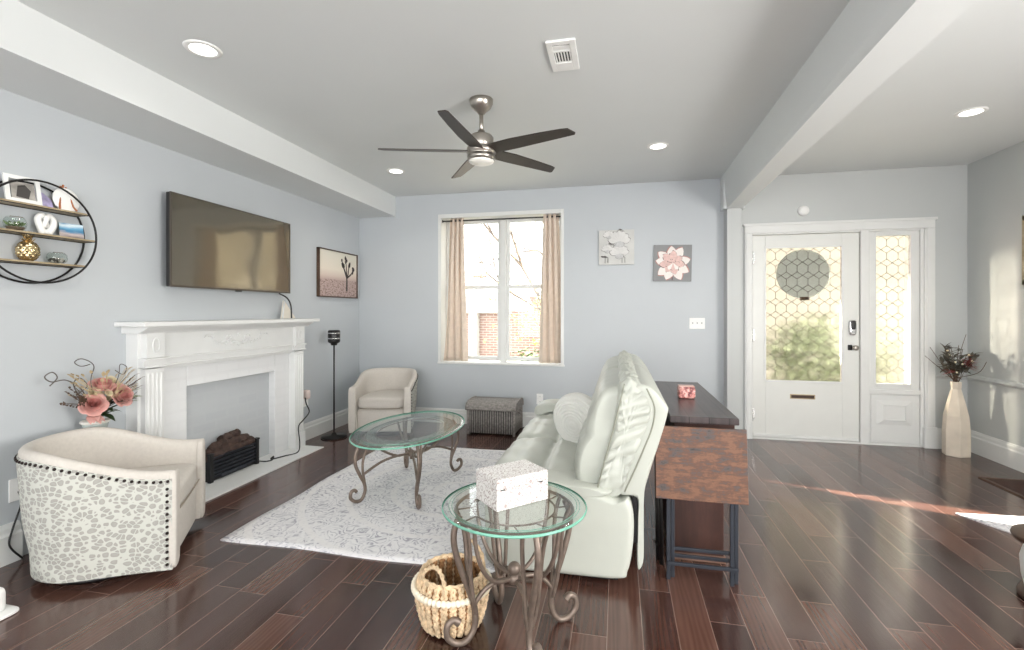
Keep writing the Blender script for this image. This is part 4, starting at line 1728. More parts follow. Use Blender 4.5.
# ============================================================ FLOOR LAMP
fl = thing('floor_lamp', 'slim black floor lamp with small cylinder head in the corner', 'floor lamp', (-2.88, 4.47, 0))
Ml = Matrix.Translation((-2.88, 4.47, 0))
mb = MB()
mb.lathe([(0, 0), (0.125, 0), (0.13, 0.006), (0.125, 0.016), (0.03, 0.024), (0.018, 0.05), (0, 0.05)], 32, M=Ml)
mb.build('base', black_metal, fl)
mb = MB()
mb.tube([(-2.88, 4.47, 0.03), (-2.88, 4.47, 0.97)], 0.008, 10)
mb.build('pole', black_metal, fl)
mb = MB()
mb.lathe([(0, 0.955), (0.03, 0.955), (0.035, 0.975), (0.058, 0.985), (0.062, 1.0), (0.062, 1.10), (0.055, 1.112), (0, 1.112)], 28, M=Ml)
hd = mb.build('lamp_head', black_plastic, fl)
mb = MB()
mb.lathe([(0.0625, 1.02), (0.065, 1.022), (0.065, 1.03), (0.0625, 1.032)], 28, M=Ml)
mb.lathe([(0.0625, 1.075), (0.065, 1.077), (0.065, 1.085), (0.0625, 1.087)], 28, M=Ml)
mb.build('band', chrome, hd)

# ============================================================ WICKER TRUNK
tr = thing('wicker_trunk', 'grey wicker trunk with domed lid against the back wall', 'trunk', (-1.30, 5.09, 0))
tx0, tx1, ty0, ty1 = -1.565, -1.06, 4.90, 5.29
mb = MB()
mb.box(tx0, tx1, ty0, ty1, 0.015, 0.265)
for x in (tx0, tx1):
    for y in (ty0, ty1):
        mb.tube([(x, y, 0.0), (x, y, 0.26)], 0.014, 8, 1)
n = 20
for k in range(1, n):
    x = tx0 + (tx1 - tx0) * k / n
    mb.tube([(x, ty0 - 0.002, 0.02), (x, ty0 - 0.002, 0.26)], 0.0075, 6, 1)
for k in range(1, 19):
    y = ty0 + (ty1 - ty0) * k / 19
    for x in (tx0, tx1):
        mb.tube([(x, y, 0.02), (x, y, 0.26)], 0.0075, 6, 1)
mb.build('body', [wicker_dark, wicker_grey], tr)
mb = MB()
prof = [(ty0 - 0.014, 0.258), (ty0 - 0.014, 0.29), (ty0 + 0.01, 0.322), (ty0 + 0.06, 0.340), (ty0 + 0.195, 0.348), (ty1 - 0.06, 0.340), (ty1 - 0.01, 0.322), (ty1 + 0.012, 0.29), (ty1 + 0.012, 0.258)]
mb.prism(prof, tx0 - 0.014, tx1 + 0.014, axis='X')
for x in (tx0 - 0.014, tx1 + 0.014):
    mb.tube([(x, a, b) for a, b in prof], 0.011, 8)
for k in range(1, 30):
    x = tx0 + (tx1 - tx0) * k / 30
    mb.tube([(x, a, b) for a, b in prof], 0.0045, 5)
mb.tube([(tx0 - 0.014, ty0 - 0.016, 0.27), (tx1 + 0.014, ty0 - 0.016, 0.27)], 0.012, 8)
mb.build('lid', wicker_grey, tr)
mb = MB()
mb.tube(catmull([(tx1 + 0.012, 5.03, 0.24), (tx1 + 0.03, 5.04, 0.215), (tx1 + 0.035, 5.09, 0.20), (tx1 + 0.03, 5.14, 0.215), (tx1 + 0.012, 5.15, 0.24)], 5), 0.008, 8)
mb.build('handle', wicker_grey, tr)


# ============================================================ SCROLL IRON TABLES
def scroll_bar(base, ang, prof, r, off=0.0, n=7):
    """(radius, z) profile in the vertical plane at angle ang; off = sideways shift (callable or number)"""
    d = Vector((math.cos(ang), math.sin(ang), 0))
    s = Vector((-d.y, d.x, 0))
    pts = []
    m = len(prof) - 1
    for i, (a, z) in enumerate(prof):
        o = off(i / m) if callable(off) else off
        pts.append(Vector(base) + d * a + s * o + Vector((0, 0, z)))
    return catmull(pts, n)


def glass_top(t, c, ax, ay, z0, z1, rot=0.0, bands=True):
    M = Matrix.Translation((c[0], c[1], 0)) @ Matrix.Rotation(rot, 4, 'Z')
    seg = 96
    e = 0.004
    # clear plate
    mb = MB()
    mb.lathe([(0, z0), (0.93, z0), (0.985, z0 + 0.001), (0.985, z1 - 0.001), (0.93, z1), (0, z1)], seg, M=M @ Matrix.Diagonal((ax, ay, 1, 1)))
    g = mb.build('glass_top', table_glass, t)
    mb = MB()
    mb.lathe([(ax * 0.984, z0), (ax * 0.997, z0 + 0.002), (ax, (z0 + z1) / 2), (ax * 0.997, z1 - 0.002), (ax * 0.984, z1)], seg, M=M, sy=ay / ax, cap=False)
    mb.build('glass_edge', glass_edge, g)
    if bands:
        mb = MB()
        for k in (0.90, 0.86):
            ring = [M @ Vector((ax * k * math.cos(a), ay * k * math.sin(a), z1 + 0.0005)) for a in [i * 2 * PI / 96 for i in range(96)]]
            mb.tube(ring, 0.0011, 4, closed=True)
        mb.build('etched_line', glass_edge, g)
    return g


# ---- round end table
EX, EY = -0.41, 1.90
et = thing('end_table', 'round glass end table with bronze scroll legs in the foreground', 'table', (EX, EY, 0))
glass_top(et, (EX, EY), 0.292, 0.292, 0.517, 0.528)
mb = MB()
for (rad, r) in ((0.235, 0.007), (0.165, 0.004)):
    ring = [(EX + rad * math.cos(a), EY + rad * math.sin(a), 0.508) for a in [i * 2 * PI / 64 for i in range(64)]]
    mb.tube(ring, r, 8, closed=True)
for k in range(12):
    a = k * 2 * PI / 12 + 0.2
    mb.tube([(EX + 0.165 * math.cos(a), EY + 0.165 * math.sin(a), 0.508), (EX + 0.235 * math.cos(a + .1), EY + 0.235 * math.sin(a + .1), 0.508)], 0.003, 6)
mb.build('top_ring', bronze_iron, et)
leg_main = [(0.226, 0.507), (0.248, 0.45), (0.245, 0.38), (0.215, 0.28), (0.182, 0.19), (0.164, 0.12), (0.168, 0.058), (0.198, 0.016), (0.240, 0.014), (0.274, 0.045), (0.274, 0.088), (0.250, 0.106), (0.230, 0.092)]
leg_side = [(0.226, 0.507), (0.205, 0.45), (0.194, 0.38), (0.190, 0.29), (0.178, 0.19), (0.165, 0.12)]
swoop = [(0.225, 0.507), (0.212, 0.41), (0.175, 0.32), (0.12, 0.26), (0.055, 0.235), (0.0, 0.232)]
lower = [(0.172, 0.145), (0.13, 0.195), (0.08, 0.222), (0.03, 0.222), (0.0, 0.212)]
for k in range(4):
    a = math.radians(32 + 90 * k)
    mb = MB()
    mb.tube(scroll_bar((EX, EY, 0), a, leg_main, 0.011), lambda t: 0.0125 if t < 0.9 else 0.0125 + 0.004 * (t - 0.9) * 10, 10)
    for s in (-1, 1):
        mb.tube(scroll_bar((EX, EY, 0), a, leg_side, 0.008, lambda t, s=s: s * (0.042 * (1 - t) ** 0.7 + 0.008)), 0.0085, 8)
    mb.sphere((EX + 0.205 * math.cos(a), EY + 0.205 * math.sin(a), 0.011), 0.012, sc=(1, 1, 0.9))
    mb.build('leg', bronze_iron, et)
    mb = MB()
    mb.tube(scroll_bar((EX, EY, 0), a, lower, 0.009), 0.0095, 8)
    mb.tube(scroll_bar((EX, EY, 0), a + 0.5, swoop, 0.009, 0), 0.0085, 8)
    mb.build('stretcher', bronze_iron, et)
mb = MB()
mb.sphere((EX, EY, 0.262), 0.027, seg=16, rings=12)
mb.lathe([(0, 0.20), (0.022, 0.206), (0.03, 0.225), (0.022, 0.242), (0, 0.25)], 16, M=Matrix.Translation((EX, EY, 0)))
mb.build('finial', bronze_iron, et)

# ---- inlay box on it
ib = thing('decorative_box', 'white floral inlay box standing on the glass end table', 'box', (-0.425, 1.935, 0.529))
Mi = Matrix.Translation((-0.43, 1.935, 0.529)) @ Matrix.Rotation(math.radians(45), 4, 'Z')
mb = MB()
mb.box(-0.12, 0.125, -0.085, 0.085, 0, 0.08, M=Mi)
mb.build('body', inlay, ib, bevel=0.003)
mb = MB()
mb.box(-0.1205, 0.1255, -0.0855, 0.0855, 0.0805, 0.122, M=Mi)
ld = mb.build('lid', inlay, ib, bevel=0.004)
mb = MB()
for (x, s) in ((-0.085, -1), (0.095, -1)):
    mb.box(x - 0.018, x + 0.002, -0.087, -0.0845, 0.078, 0.0815, M=Mi)
mb.build('hinge_line', black_metal, ld)

# ---- oval coffee table
CX, CY = -1.50, 3.325
ct = thing('coffee_table', 'oval glass coffee table with bronze scroll legs on the rug', 'coffee table', (CX, CY, 0))
glass_top(ct, (CX, CY), 0.37, 0.59, 0.437, 0.449)
mb = MB()
for (k_, r) in ((0.80, 0.006), (0.62, 0.004)):
    ring = [(CX + 0.355 * k_ * math.cos(a), CY + 0.56 * k_ * math.sin(a), 0.429) for a in [i * 2 * PI / 64 for i in range(64)]]
    mb.tube(ring, r, 8, closed=True)
mb.build('top_ring', bronze_iron, ct)
# frosted woven band under the glass
mb = MB()
vs_, fs = [], []
for i in range(96):
    a = i * 2 * PI / 96
    for k_ in (0.63, 0.79):
        vs_.append((CX + 0.355 * k_ * math.cos(a), CY + 0.56 * k_ * math.sin(a), 0.4365))
fs = [(2 * i, 2 * i + 1, (2 * i + 3) % 192, (2 * i + 2) % 192) for i in range(96)]
mb.add(vs_, fs)


def frost_mat():
    m = bpy.data.materials.new('frosted_band')
    m.use_nodes = True
    nt = m.node_tree
    nt.nodes.clear()
    out = N(nt, 'ShaderNodeOutputMaterial')
    tr_ = N(nt, 'ShaderNodeBsdfTransparent')
    df = N(nt, 'ShaderNodeBsdfDiffuse')
    df.inputs[0].default_value = lin((150, 158, 154))
    v = coords(nt)
    f = mathn(nt, 'ADD', mathn(nt, 'MULTIPLY', noise(nt, v, 40, 3), 0.5), 0.2)
    mx = N(nt, 'ShaderNodeMixShader')
    nt.links.new(f, mx.inputs[0])
    nt.links.new(tr_.outputs[0], mx.inputs[1])
    nt.links.new(df.outputs[0], mx.inputs[2])
    nt.links.new(mx.outputs[0], out.inputs[0])
    return m


frost = frost_mat()
mb.build('frosted_band', frost, ct, solid=0.001)
cl_main = [(0.0, 0.428), (0.035, 0.38), (0.055, 0.32), (0.05, 0.26), (0.02, 0.19), (-0.01, 0.13), (-0.015, 0.075), (0.01, 0.025), (0.05, 0.022), (0.085, 0.05), (0.083, 0.09), (0.06, 0.1), (0.045, 0.085)]
for (sx, sy) in ((1, -1), (1, 1), (-1, 1), (-1, -1)):
    px_, py_ = CX + sx * 0.215, CY + sy * 0.375
    a = math.atan2(sy * 0.9, sx * 0.65)
    mb = MB()
    mb.tube(scroll_bar((px_ - 0.03 * math.cos(a), py_ - 0.03 * math.sin(a), 0), a, cl_main, 0.01), 0.0115, 10)
    side = [(-0.035, 0.428), (-0.01, 0.36), (0.01, 0.29), (0.008, 0.22), (-0.005, 0.16), (-0.015, 0.1)]
    mb.tube(scroll_bar((px_ - 0.03 * math.cos(a), py_ - 0.03 * math.sin(a), 0), a, side, 0.008, lambda t: 0.03 * (1 - t) + 0.005), 0.0085, 8)
    mb.sphere((px_ + 0.0 * sx, py_, 0.02), 0.013, sc=(1, 1, 0.8))
    lg_ = mb.build('leg', bronze_iron, ct)
    lg_.location.z = 0.0
    mb = MB()
    p0 = Vector((px_ - 0.03 * math.cos(a), py_ - 0.03 * math.sin(a), 0.19))
    c0 = Vector((CX, CY, 0.245))
    mb.tube(catmull([p0, p0.lerp(c0, .35) + Vector((0, 0, .035)), p0.lerp(c0, .7) + Vector((0, 0, .03)), c0], 6), 0.009, 8)
    q0 = Vector((CX + sx * 0.24, CY + sy * 0.26, 0.428))
    mb.tube(catmull([q0, q0.lerp(c0, .35) + Vector((0, 0, -.05)), q0.lerp(c0, .7) + Vector((0, 0, -.05)), c0 + Vector((0, 0, .02))], 6), 0.009, 8)
    mb.build('stretcher', bronze_iron, ct)
mb = MB()
mb.lathe([(0, 0.205), (0.014, 0.21), (0.012, 0.225), (0.032, 0.235), (0.03, 0.26), (0.018, 0.27), (0, 0.285)], 16, M=Matrix.Translation((CX, CY, 0)))
mb.build('finial', bronze_iron, ct)

# ============================================================ BASKET
BXc, BYc = -0.68, 1.915
bk = thing('woven_basket', 'tan woven basket with cream bead band beside the end table', 'basket', (BXc, BYc, 0))
def bell(z):
    H = 0.212
    t = z / H
    return 0.112 + 0.039 * math.sin(min(1, t * 1.15) * PI / 2) ** 0.8 - 0.022 * max(0, t - 0.72) / 0.28
def braid(mb, inner=False, z0=0.012, z1=0.21, n=26, rows=10):
    for k in range(n):
        a0 = 2 * PI * k / n
        for s in (-1, 1):
            pts = []
            for i in range(rows * 2 + 1):
                z = z0 + (z1 - z0) * i / (rows * 2)
                r = bell(z) + (0.003 if (i + (s > 0)) % 2 else -0.002) - (0.012 if inner else 0)
                a = a0 + s * 0.065 * math.sin(i * PI / 2 + (0 if s > 0 else PI) * 0)
                pts.append((BXc + r * math.cos(a), BYc + r * math.sin(a), z))
            mb.tube(catmull(pts, 2), 0.0075, 5)
mb = MB()
braid(mb)
mb.lathe([(0, 0.004), (0.09, 0.004), (0.1, 0.015)] + [(bell(z) - 0.002, z) for z in [0.03 + 0.018 * i for i in range(11)]], 40, 1, M=Matrix.Translation((BXc, BYc, 0)), cap=False)
for k in range(3):
    r = bell(0.212) - 0.001
    ring = [(BXc + (r + 0.004 * math.sin(i * 1.5 + k * 2)) * math.cos(i * 2 * PI / 90), BYc + (r + 0.004 * math.sin(i * 1.5 + k * 2)) * math.sin(i * 2 * PI / 90), 0.208 + k * 0.005) for i in range(90)]
    mb.tube(ring, 0.006, 5, closed=True)
mb.build('woven_body', [seagrass, seagrass_dark], bk)
mb = MB()
braid(mb, True, 0.02, 0.205, 22, 9)
mb.build('inner_weave', seagrass_dark, bk)
mb = MB()
rb = bell(0.166) + 0.012
for k in range(52):
    a = 2 * PI * k / 52
    mb.sphere((BXc + rb * math.cos(a), BYc + rb * math.sin(a), 0.166), 0.0135, seg=8, rings=6)
mb.build('bead_band', bead_cream, bk)
for (a, up) in ((math.radians(-110), 0.075), (math.radians(55), 0.10)):
    mb = MB()
    c = Vector((BXc + 0.118 * math.cos(a), BYc + 0.118 * math.sin(a), 0.20))
    s = Vector((-math.sin(a), math.cos(a), 0))
    i_ = Vector((-math.cos(a), -math.sin(a), 0))
    base = catmull([c - s * 0.065 - Vector((0, 0, .03)), c - s * 0.055 + Vector((0, 0, up * .5)), c - s * .02 + Vector((0, 0, up * .95)) + i_ * .01, c + s * .02 + Vector((0, 0, up * .95)) + i_ * .01, c + s * 0.055 + Vector((0, 0, up * .5)), c + s * 0.065 - Vector((0, 0, .03))], 7)
    for q in range(2):
        pts = [p + Vector((0.004 * math.cos(i * 0.9 + q * PI), 0.004 * math.sin(i * 0.9 + q * PI), 0.004 * math.sin(i * .9 + q * PI))) for i, p in enumerate(base)]
        mb.tube(pts, 0.0055, 6)
    mb.build('handle', seagrass, bk)

# ============================================================ SOFA
sf = thing('recliner_sofa', 'cream leather reclining loveseat with puffy backs and ribbed seats', 'sofa', (-0.33, 3.2, 0))
SY0, SY1 = 2.30, 4.10
random.seed(2)


def wrinkle(ax, amp, f):
    def fn(w, q):
        w.x += amp * math.sin(w.z * f + w.y * 7) * 0.5
        w.z += amp * 0.6 * math.sin(w.y * f * 0.5 + w.x * 11)
        return w
    return fn


def arm(ya, yb, zadd, name='arm'):
    z = zadd
    prof = [(-0.62, 0.045), (-0.65, 0.2), (-0.65, 0.36), (-0.62, 0.46 + z), (-0.54, 0.49 + z), (-0.30, 0.505 + z), (-0.10, 0.49 + z), (0.0, 0.462 + z), (0.05, 0.42), (0.072, 0.34), (0.068, 0.2), (0.045, 0.08), (0.0, 0.042), (-0.3, 0.034)]
    mb = MB()
    mb.puffy(prof, ya, yb, edge=0.03, ny=6, sub=6)
    a = mb.build('arm', leather, sf)
    mb = MB()
    pad = [(-0.66, 0.42 + z), (-0.675, 0.465 + z), (-0.64, 0.505 + z), (-0.54, 0.528 + z), (-0.3, 0.53 + z), (-0.12, 0.522 + z), (-0.045, 0.508 + z), (-0.03, 0.498 + z), (-0.08, 0.478 + z), (-0.3, 0.465 + z), (-0.55, 0.455 + z)]
    mb.puffy(pad, ya - 0.012, yb + 0.012, edge=0.04, ny=8, sub=5)
    p = mb.build('arm_pad', leather, a)
    # welt line at the pad's underside
    mb = MB()
    yy = ya - 0.004
    mb.tube(catmull([(-0.62, yy, 0.45 + z), (-0.4, yy - 0.004, 0.474 + z), (-0.12, yy - 0.004, 0.485 + z), (-0.05, yy, 0.498 + z)], 6), 0.003, 6)
    mb.build('welt', leather_seam, a)
    return a


arm(2.30, 2.50, -0.05)
arm(3.90, 4.10, 0.03)
# lower front and under frame
mb = MB()
mb.box(-0.66, 0.02, 2.5, 3.9, 0.05, 0.26)
mb.build('seat_frame', leather, sf, bevel=0.02)
mb = MB()
mb.box(-0.62, 0.0, 2.36, 4.04, 0.012, 0.05)
mb.build('under_frame', black_metal, sf)

for (ya, yb) in ((2.49, 3.20), (3.20, 3.91)):
    # seat cushion with two puffed channels running front to back
    def seat_fn(w, q, ya=ya, yb=yb):
        v = (w.y - ya) / (yb - ya)
        if w.z > 0.36:
            w.z += 0.018 * abs(math.sin(v * PI)) ** 0.6 - 0.010
            # cross creases
            w.z -= 0.022 * math.exp(-((w.x + 0.40) / 0.02) ** 2)
            w.z -= 0.010 * math.exp(-((w.x + 0.57) / 0.018) ** 2)
        w.z += 0.004 * math.sin(w.y * 30 + w.x * 14)
        return w
    prof = [(-0.62, 0.24), (-0.685, 0.30), (-0.70, 0.38), (-0.67, 0.44), (-0.60, 0.468), (-0.5, 0.47), (-0.42, 0.455), (-0.34, 0.465), (-0.2, 0.46), (-0.06, 0.45), (-0.04, 0.3), (-0.06, 0.24)]
    mb = MB()
    mb.puffy(prof, ya + 0.002, yb - 0.002, edge=0.05, ny=22, sub=5, fn=seat_fn)
    s_ = mb.build('seat_cushion', leather, sf)
    mb = MB()
    fr = [(-0.62, 0.06), (-0.675, 0.1), (-0.695, 0.17), (-0.68, 0.24), (-0.62, 0.26), (-0.55, 0.25), (-0.55, 0.06)]
    mb.puffy(fr, ya + 0.004, yb - 0.004, edge=0.04, ny=12, sub=4, fn=wrinkle(0, 0.004, 25))
    mb.build('footrest', leather, sf)

# backs
for idx, (ya, yb) in enumerate(((2.345, 3.195), (3.205, 4.055))):
    # smooth front pillow
    prof = [(-0.185, 0.44), (-0.205, 0.52), (-0.19, 0.62), (-0.15, 0.74), (-0.118, 0.83), (-0.09, 0.91), (-0.05, 0.955), (0.03, 0.965), (0.03, 0.86), (0.0, 0.7), (-0.05, 0.5), (-0.1, 0.42)]
    def back_fn(w, q, ya=ya, yb=yb):
        v = (w.y - ya) / (yb - ya)
        k = 0.02 * (math.sin(max(0, min(1, v)) * PI) ** 0.5) - 0.004
        if w.x < 0.02:
            w.x -= k
            w.x += 0.016 * math.exp(-((w.z - 0.70) / 0.03) ** 2) * (q)
            w.x += 0.004 * math.sin(w.y * 40 + w.z * 12) * q
        return w
    mb = MB()
    mb.puffy(prof, ya + 0.012, yb - 0.012, edge=0.05, ny=26, sub=6, fn=back_fn)
    b_ = mb.build('back_cushion', leather, sf)
    # gathered gusset behind the front pillow: wrinkled band
    prof2 = [(-0.10, 0.43), (-0.075, 0.56), (-0.035, 0.72), (-0.01, 0.86), (0.0, 0.94), (0.02, 0.99), (0.065, 1.0), (0.12, 0.96), (0.155, 0.89), (0.15, 0.80), (0.10, 0.66), (0.055, 0.54), (0.02, 0.44), (-0.03, 0.41)]
    def gus_fn(w, q, ya=ya, yb=yb):
        # folds across the band
        ph = w.z * 112 - w.x * 45 + 1.3 * math.sin(w.z * 23) + idx
        s = (abs(math.sin(ph * 0.5)) ** 0.6 - 0.6) * 0.02 + math.sin(w.z * 37 + 1.3) * 0.004
        endk = 1 - q
        w.y -= s * (1 if w.y < (ya + yb) / 2 else -1) * (0.25 + 0.75 * endk)
        if w.z > 0.95:
            w.z += 0.010 * math.sin(w.y * 75) + 0.006 * math.sin(w.x * 120 + w.y * 30)
            w.x += 0.006 * math.sin(w.y * 60)
        return w
    mb = MB()
    mb.puffy(prof2, ya - 0.018, yb + 0.004, edge=0.035, ny=40, sub=12, fn=gus_fn)
    mb.build('gathered_gusset', leather, b_)
    for pr_pts in ([(-0.095, 0.46), (-0.062, 0.6), (-0.022, 0.76), (0.01, 0.9), (0.028, 0.99)],
                   [(0.03, 0.455), (0.07, 0.55), (0.12, 0.68), (0.155, 0.78), (0.165, 0.88), (0.13, 0.97)]):
        mb = MB()
        mb.tube(catmull([(a, ya - 0.031, b) for a, b in pr_pts], 6), 0.0042, 6)
        mb.build('piping', leather_seam, b_)
    # rear shell
    rear = [(0.0, 0.44), (0.03, 0.60), (0.07, 0.78), (0.08, 0.90), (0.075, 0.97), (0.115, 0.985), (0.165, 0.96), (0.222, 0.885), (0.228, 0.855), (0.20, 0.74), (0.15, 0.56), (0.122, 0.45), (0.118, 0.30), (0.118, 0.14), (0.105, 0.09), (0.09, 0.10), (0.092, 0.30), (0.088, 0.42)]
    mb = MB()
    mb.puffy(rear, ya - 0.012, yb + 0.0, edge=0.02, ny=14, sub=4)
    mb.build('rear_panel', leather, sf)
for o_ in [o_ for o_ in bpy.data.objects if o_.name.split('.')[0] in ('back_cushion', 'gathered_gusset', 'rear_panel') or (o_.name.startswith('piping') and o_.parent and o_.parent.name.startswith('back_cushion'))]:
    for v_ in o_.data.vertices:
        if v_.co.z > 0.5:
            v_.co.z = 0.5 + (v_.co.z - 0.5) * 0.945
# reclining mechanism seen in the gap
mb = MB()
mb.box(0.068, 0.09, 2.36, 2.40, 0.2, 0.46)
mb.build('hinge_bracket', black_metal, sf)

# round knit cushion on the sofa
mb = MB()
Mp = Matrix.Translation((-0.245, 3.12, 0.60)) @ Matrix.Rotation(math.radians(62), 4, 'Z') @ Matrix.Rotation(math.radians(-12), 4, 'Y') 
def pill(w, u):
    r = math.sqrt(u.y ** 2 + u.z ** 2)
    w.x += 0.005 * math.sin(r * 46) * (1 if u.x > 0 else -1)
    return w
nv = []
rings = 140
prof = []
for i in range(rings + 1):
    t = i / rings * PI
    r = 0.185 * math.sin(t) ** 0.55 if 0 < i < rings else 0
    z = 0.082 * math.cos(t)
    prof.append((max(0, r), z + 0.004 * math.sin(r * 330) * (1 if t < PI / 2 else -1)))
mb.lathe(prof[::-1], 40, M=Mp @ Matrix.Rotation(-PI / 2, 4, 'Y'))
cu = mb.build('throw_pillow', knit)
move_to(cu, (-0.30, 3.12, 0.46))
tag(cu, 'round white knitted cushion lying on the far sofa seat', 'cushion')

# ============================================================ CONSOLE TABLE AND TRAY TABLES
cs = thing('console_table', 'long dark plank console table standing behind the sofa', 'console table', (0.4, 3.0, 0))
mb = MB()
mb.box(0.245, 0.555, 2.42, 3.62, 0.768, 0.80)
mb.build('table_top', plank_top, cs, bevel=0.004)
mb = MB()
mb.box(0.27, 0.545, 2.47, 3.59, 0.70, 0.765)
mb.build('apron', mahogany, cs, bevel=0.003)
mb = MB()
mb.box(0.27, 0.535, 2.66, 3.58, 0.03, 0.70)
mb.build('cabinet', mahogany, cs, bevel=0.004)
mb = MB()
mb.box(0.262, 0.543, 2.65, 3.59, 0.0, 0.035)
mb.build('plinth', plain('plinth_taupe', (120, 92, 78), 0.5), cs, bevel=0.003)

tt = thing('folding_tray_table', 'folded tray table with rustic brown top and slate legs', 'tray table', (0.40, 2.42, 0))
Mt = Matrix.Translation((0, 2.345, 0.60)) @ Matrix.Rotation(math.radians(-6), 4, 'X')
mb = MB()
mb.box(0.172, 0.57, -0.010, 0.010, -0.165, 0.165, M=Mt)
mb.build('tray_top', rustic_board, tt, bevel=0.002)
for (x, y, s) in ((0.240, 2.45, 0), (0.262, 2.475, 0), (0.528, 2.45, 0), (0.552, 2.475, 0)):
    mb = MB()
    mb.box(x - 0.009, x + 0.009, y - 0.009, y + 0.009, 0.0, 0.70)
    mb.build('leg', slate_metal, tt, bevel=0.002)
for (x0, x1, y, z) in ((0.235, 0.555, 2.434, 0.085), (0.262, 0.552, 2.488, 0.135), (0.262, 0.552, 2.488, 0.10), (0.240, 0.528, 2.45, 0.68), (0.262, 0.552, 2.475, 0.69)):
    mb = MB()
    mb.box(x0, x1, y - 0.007, y + 0.007, z - 0.008, z + 0.008)
    mb.build('crossbar', slate_metal, tt, bevel=0.002)
# second folded stand squeezed between sofa and console: only its thin dark legs show
t2 = thing('folding_stand', 'thin black folded legs leaning between the sofa and the console', 'stand', (0.2, 2.6, 0))
for (xa, xb, y) in ((0.255, 0.165, 2.58), (0.235, 0.15, 2.63)):
    mb = MB()
    mb.tube([(xb + 0.055, y, 0.0), (xb + 0.045, y, 0.66)], 0.010, 8)
    mb.build('leg', black_metal, t2)
mb = MB()
mb.tube([(0.20, 2.58, 0.1), (0.185, 2.63, 0.1)], 0.006, 6)
mb.build('crossbar', black_metal, t2)

# candle jar on the console
cj = thing('candle_jar', 'small pink marbled candle jar on the dark console top', 'candle', (0.40, 3.42, 0.80))
Mc = Matrix.Translation((0.388, 3.36, 0.80))
mb = MB()
mb.cushion((0.388, 3.36, 0.835), (0.047, 0.04, 0.035), k=7, n=8)
mb.build('jar', candle_pink, cj)
mb = MB()
mb.box(0.345, 0.431, 3.325, 3.395, 0.868, 0.872)
mb.build('rim', plain('rim_rose', (226, 190, 180), 0.4), cj, bevel=0.002)

# candle sits nearer than the far end
cj.location = (0.40, 3.01, 0.80)

# ============================================================ ROUND WALL SHELF
RSY, RSZ, RR = 1.962, 1.727, 0.27
rs = thing('wall_shelf', 'round black metal wall shelf with three wooden tiers', 'shelf', (XL, RSY, RSZ))
for x in (-3.0, -3.092):
    mb = MB()
    ring = [(x, RSY + RR * math.cos(a), RSZ + RR * math.sin(a)) for a in [i * 2 * PI / 72 for i in range(72)]]
    mb.tube(ring, 0.0055, 8, closed=True)
    mb.build('ring', black_metal, rs)
TIERS = (1.868, 1.72, 1.568)
for z in TIERS:
    hc = math.sqrt(RR ** 2 - (z - RSZ) ** 2) - 0.004
    mb = MB()
    mb.box(-3.09, -3.001, RSY - hc + 0.004, RSY + hc - 0.004, z - 0.010, z)
    sh = mb.build('shelf_board', shelf_wood, rs)
    mb = MB()
    for x in (-3.0, -3.092):
        mb.box(x - 0.003, x + 0.003, RSY - hc, RSY + hc, z - 0.014, z - 0.010)
    for s in (-1, 1):
        mb.box(-3.092, -3.0, RSY + s * hc - 0.004, RSY + s * hc + 0.004, z - 0.012, z - 0.004)
    mb.build('shelf_bracket', black_metal, sh)


def lean(loc, rz, tilt):
    return Matrix.Translation(loc) @ Matrix.Rotation(rz, 4, 'Z') @ Matrix.Rotation(tilt, 4, 'Y')


# framed photo on the top tier (faces +x, leaning back)
t = thing('photo_frame', 'white photo frame leaning on the top tier of the round shelf', 'photo frame', (-3.04, 1.90, TIERS[0]))
M = lean((-3.02, 1.895, TIERS[0]), -0.15, -0.22)
mb = MB()
for b in ((-0.065, -0.048, 0, 0.13), (0.048, 0.065, 0, 0.13), (-0.048, 0.048, 0, 0.018), (-0.048, 0.048, 0.112, 0.13)):
    mb.box(-0.008, 0.004, *b, M=M @ Matrix.Diagonal((1, 1.12, 1.12, 1)))
mb.build('frame', white_trim, t)
mb = MB()
mb.box(-0.006, 0.0, -0.048, 0.048, 0.018, 0.112, M=M)
pp = mb.build('photo', plain('photo_grey', (150, 146, 140), 0.4, var=0.3, nscale=18), t)
mb = MB()
mb.prism([(-0.03, 0.03), (0.02, 0.025), (0.032, 0.07), (0.01, 0.1), (-0.02, 0.09)], 0.0002, 0.001, axis='X', M=M)
mb.build('photo_subject', plain('photo_dark', (52, 48, 46), 0.5), pp)

# lilac picture card behind it
t = thing('picture_card', 'small lilac printed card on the top tier beside the plaque', 'card', (-3.06, 2.0, TIERS[0]))
M = lean((-3.045, 2.0, TIERS[0]), 0.05, -0.3)
mb = MB()
mb.prism([(-0.05, 0), (0.045, 0), (0.045, 0.05), (0.01, 0.085), (-0.05, 0.10)], -0.002, 0.002, axis='X', M=M)
mb.build('print', plain('lilac_print', (168, 160, 196), 0.5, var=0.3, nscale=30), t)

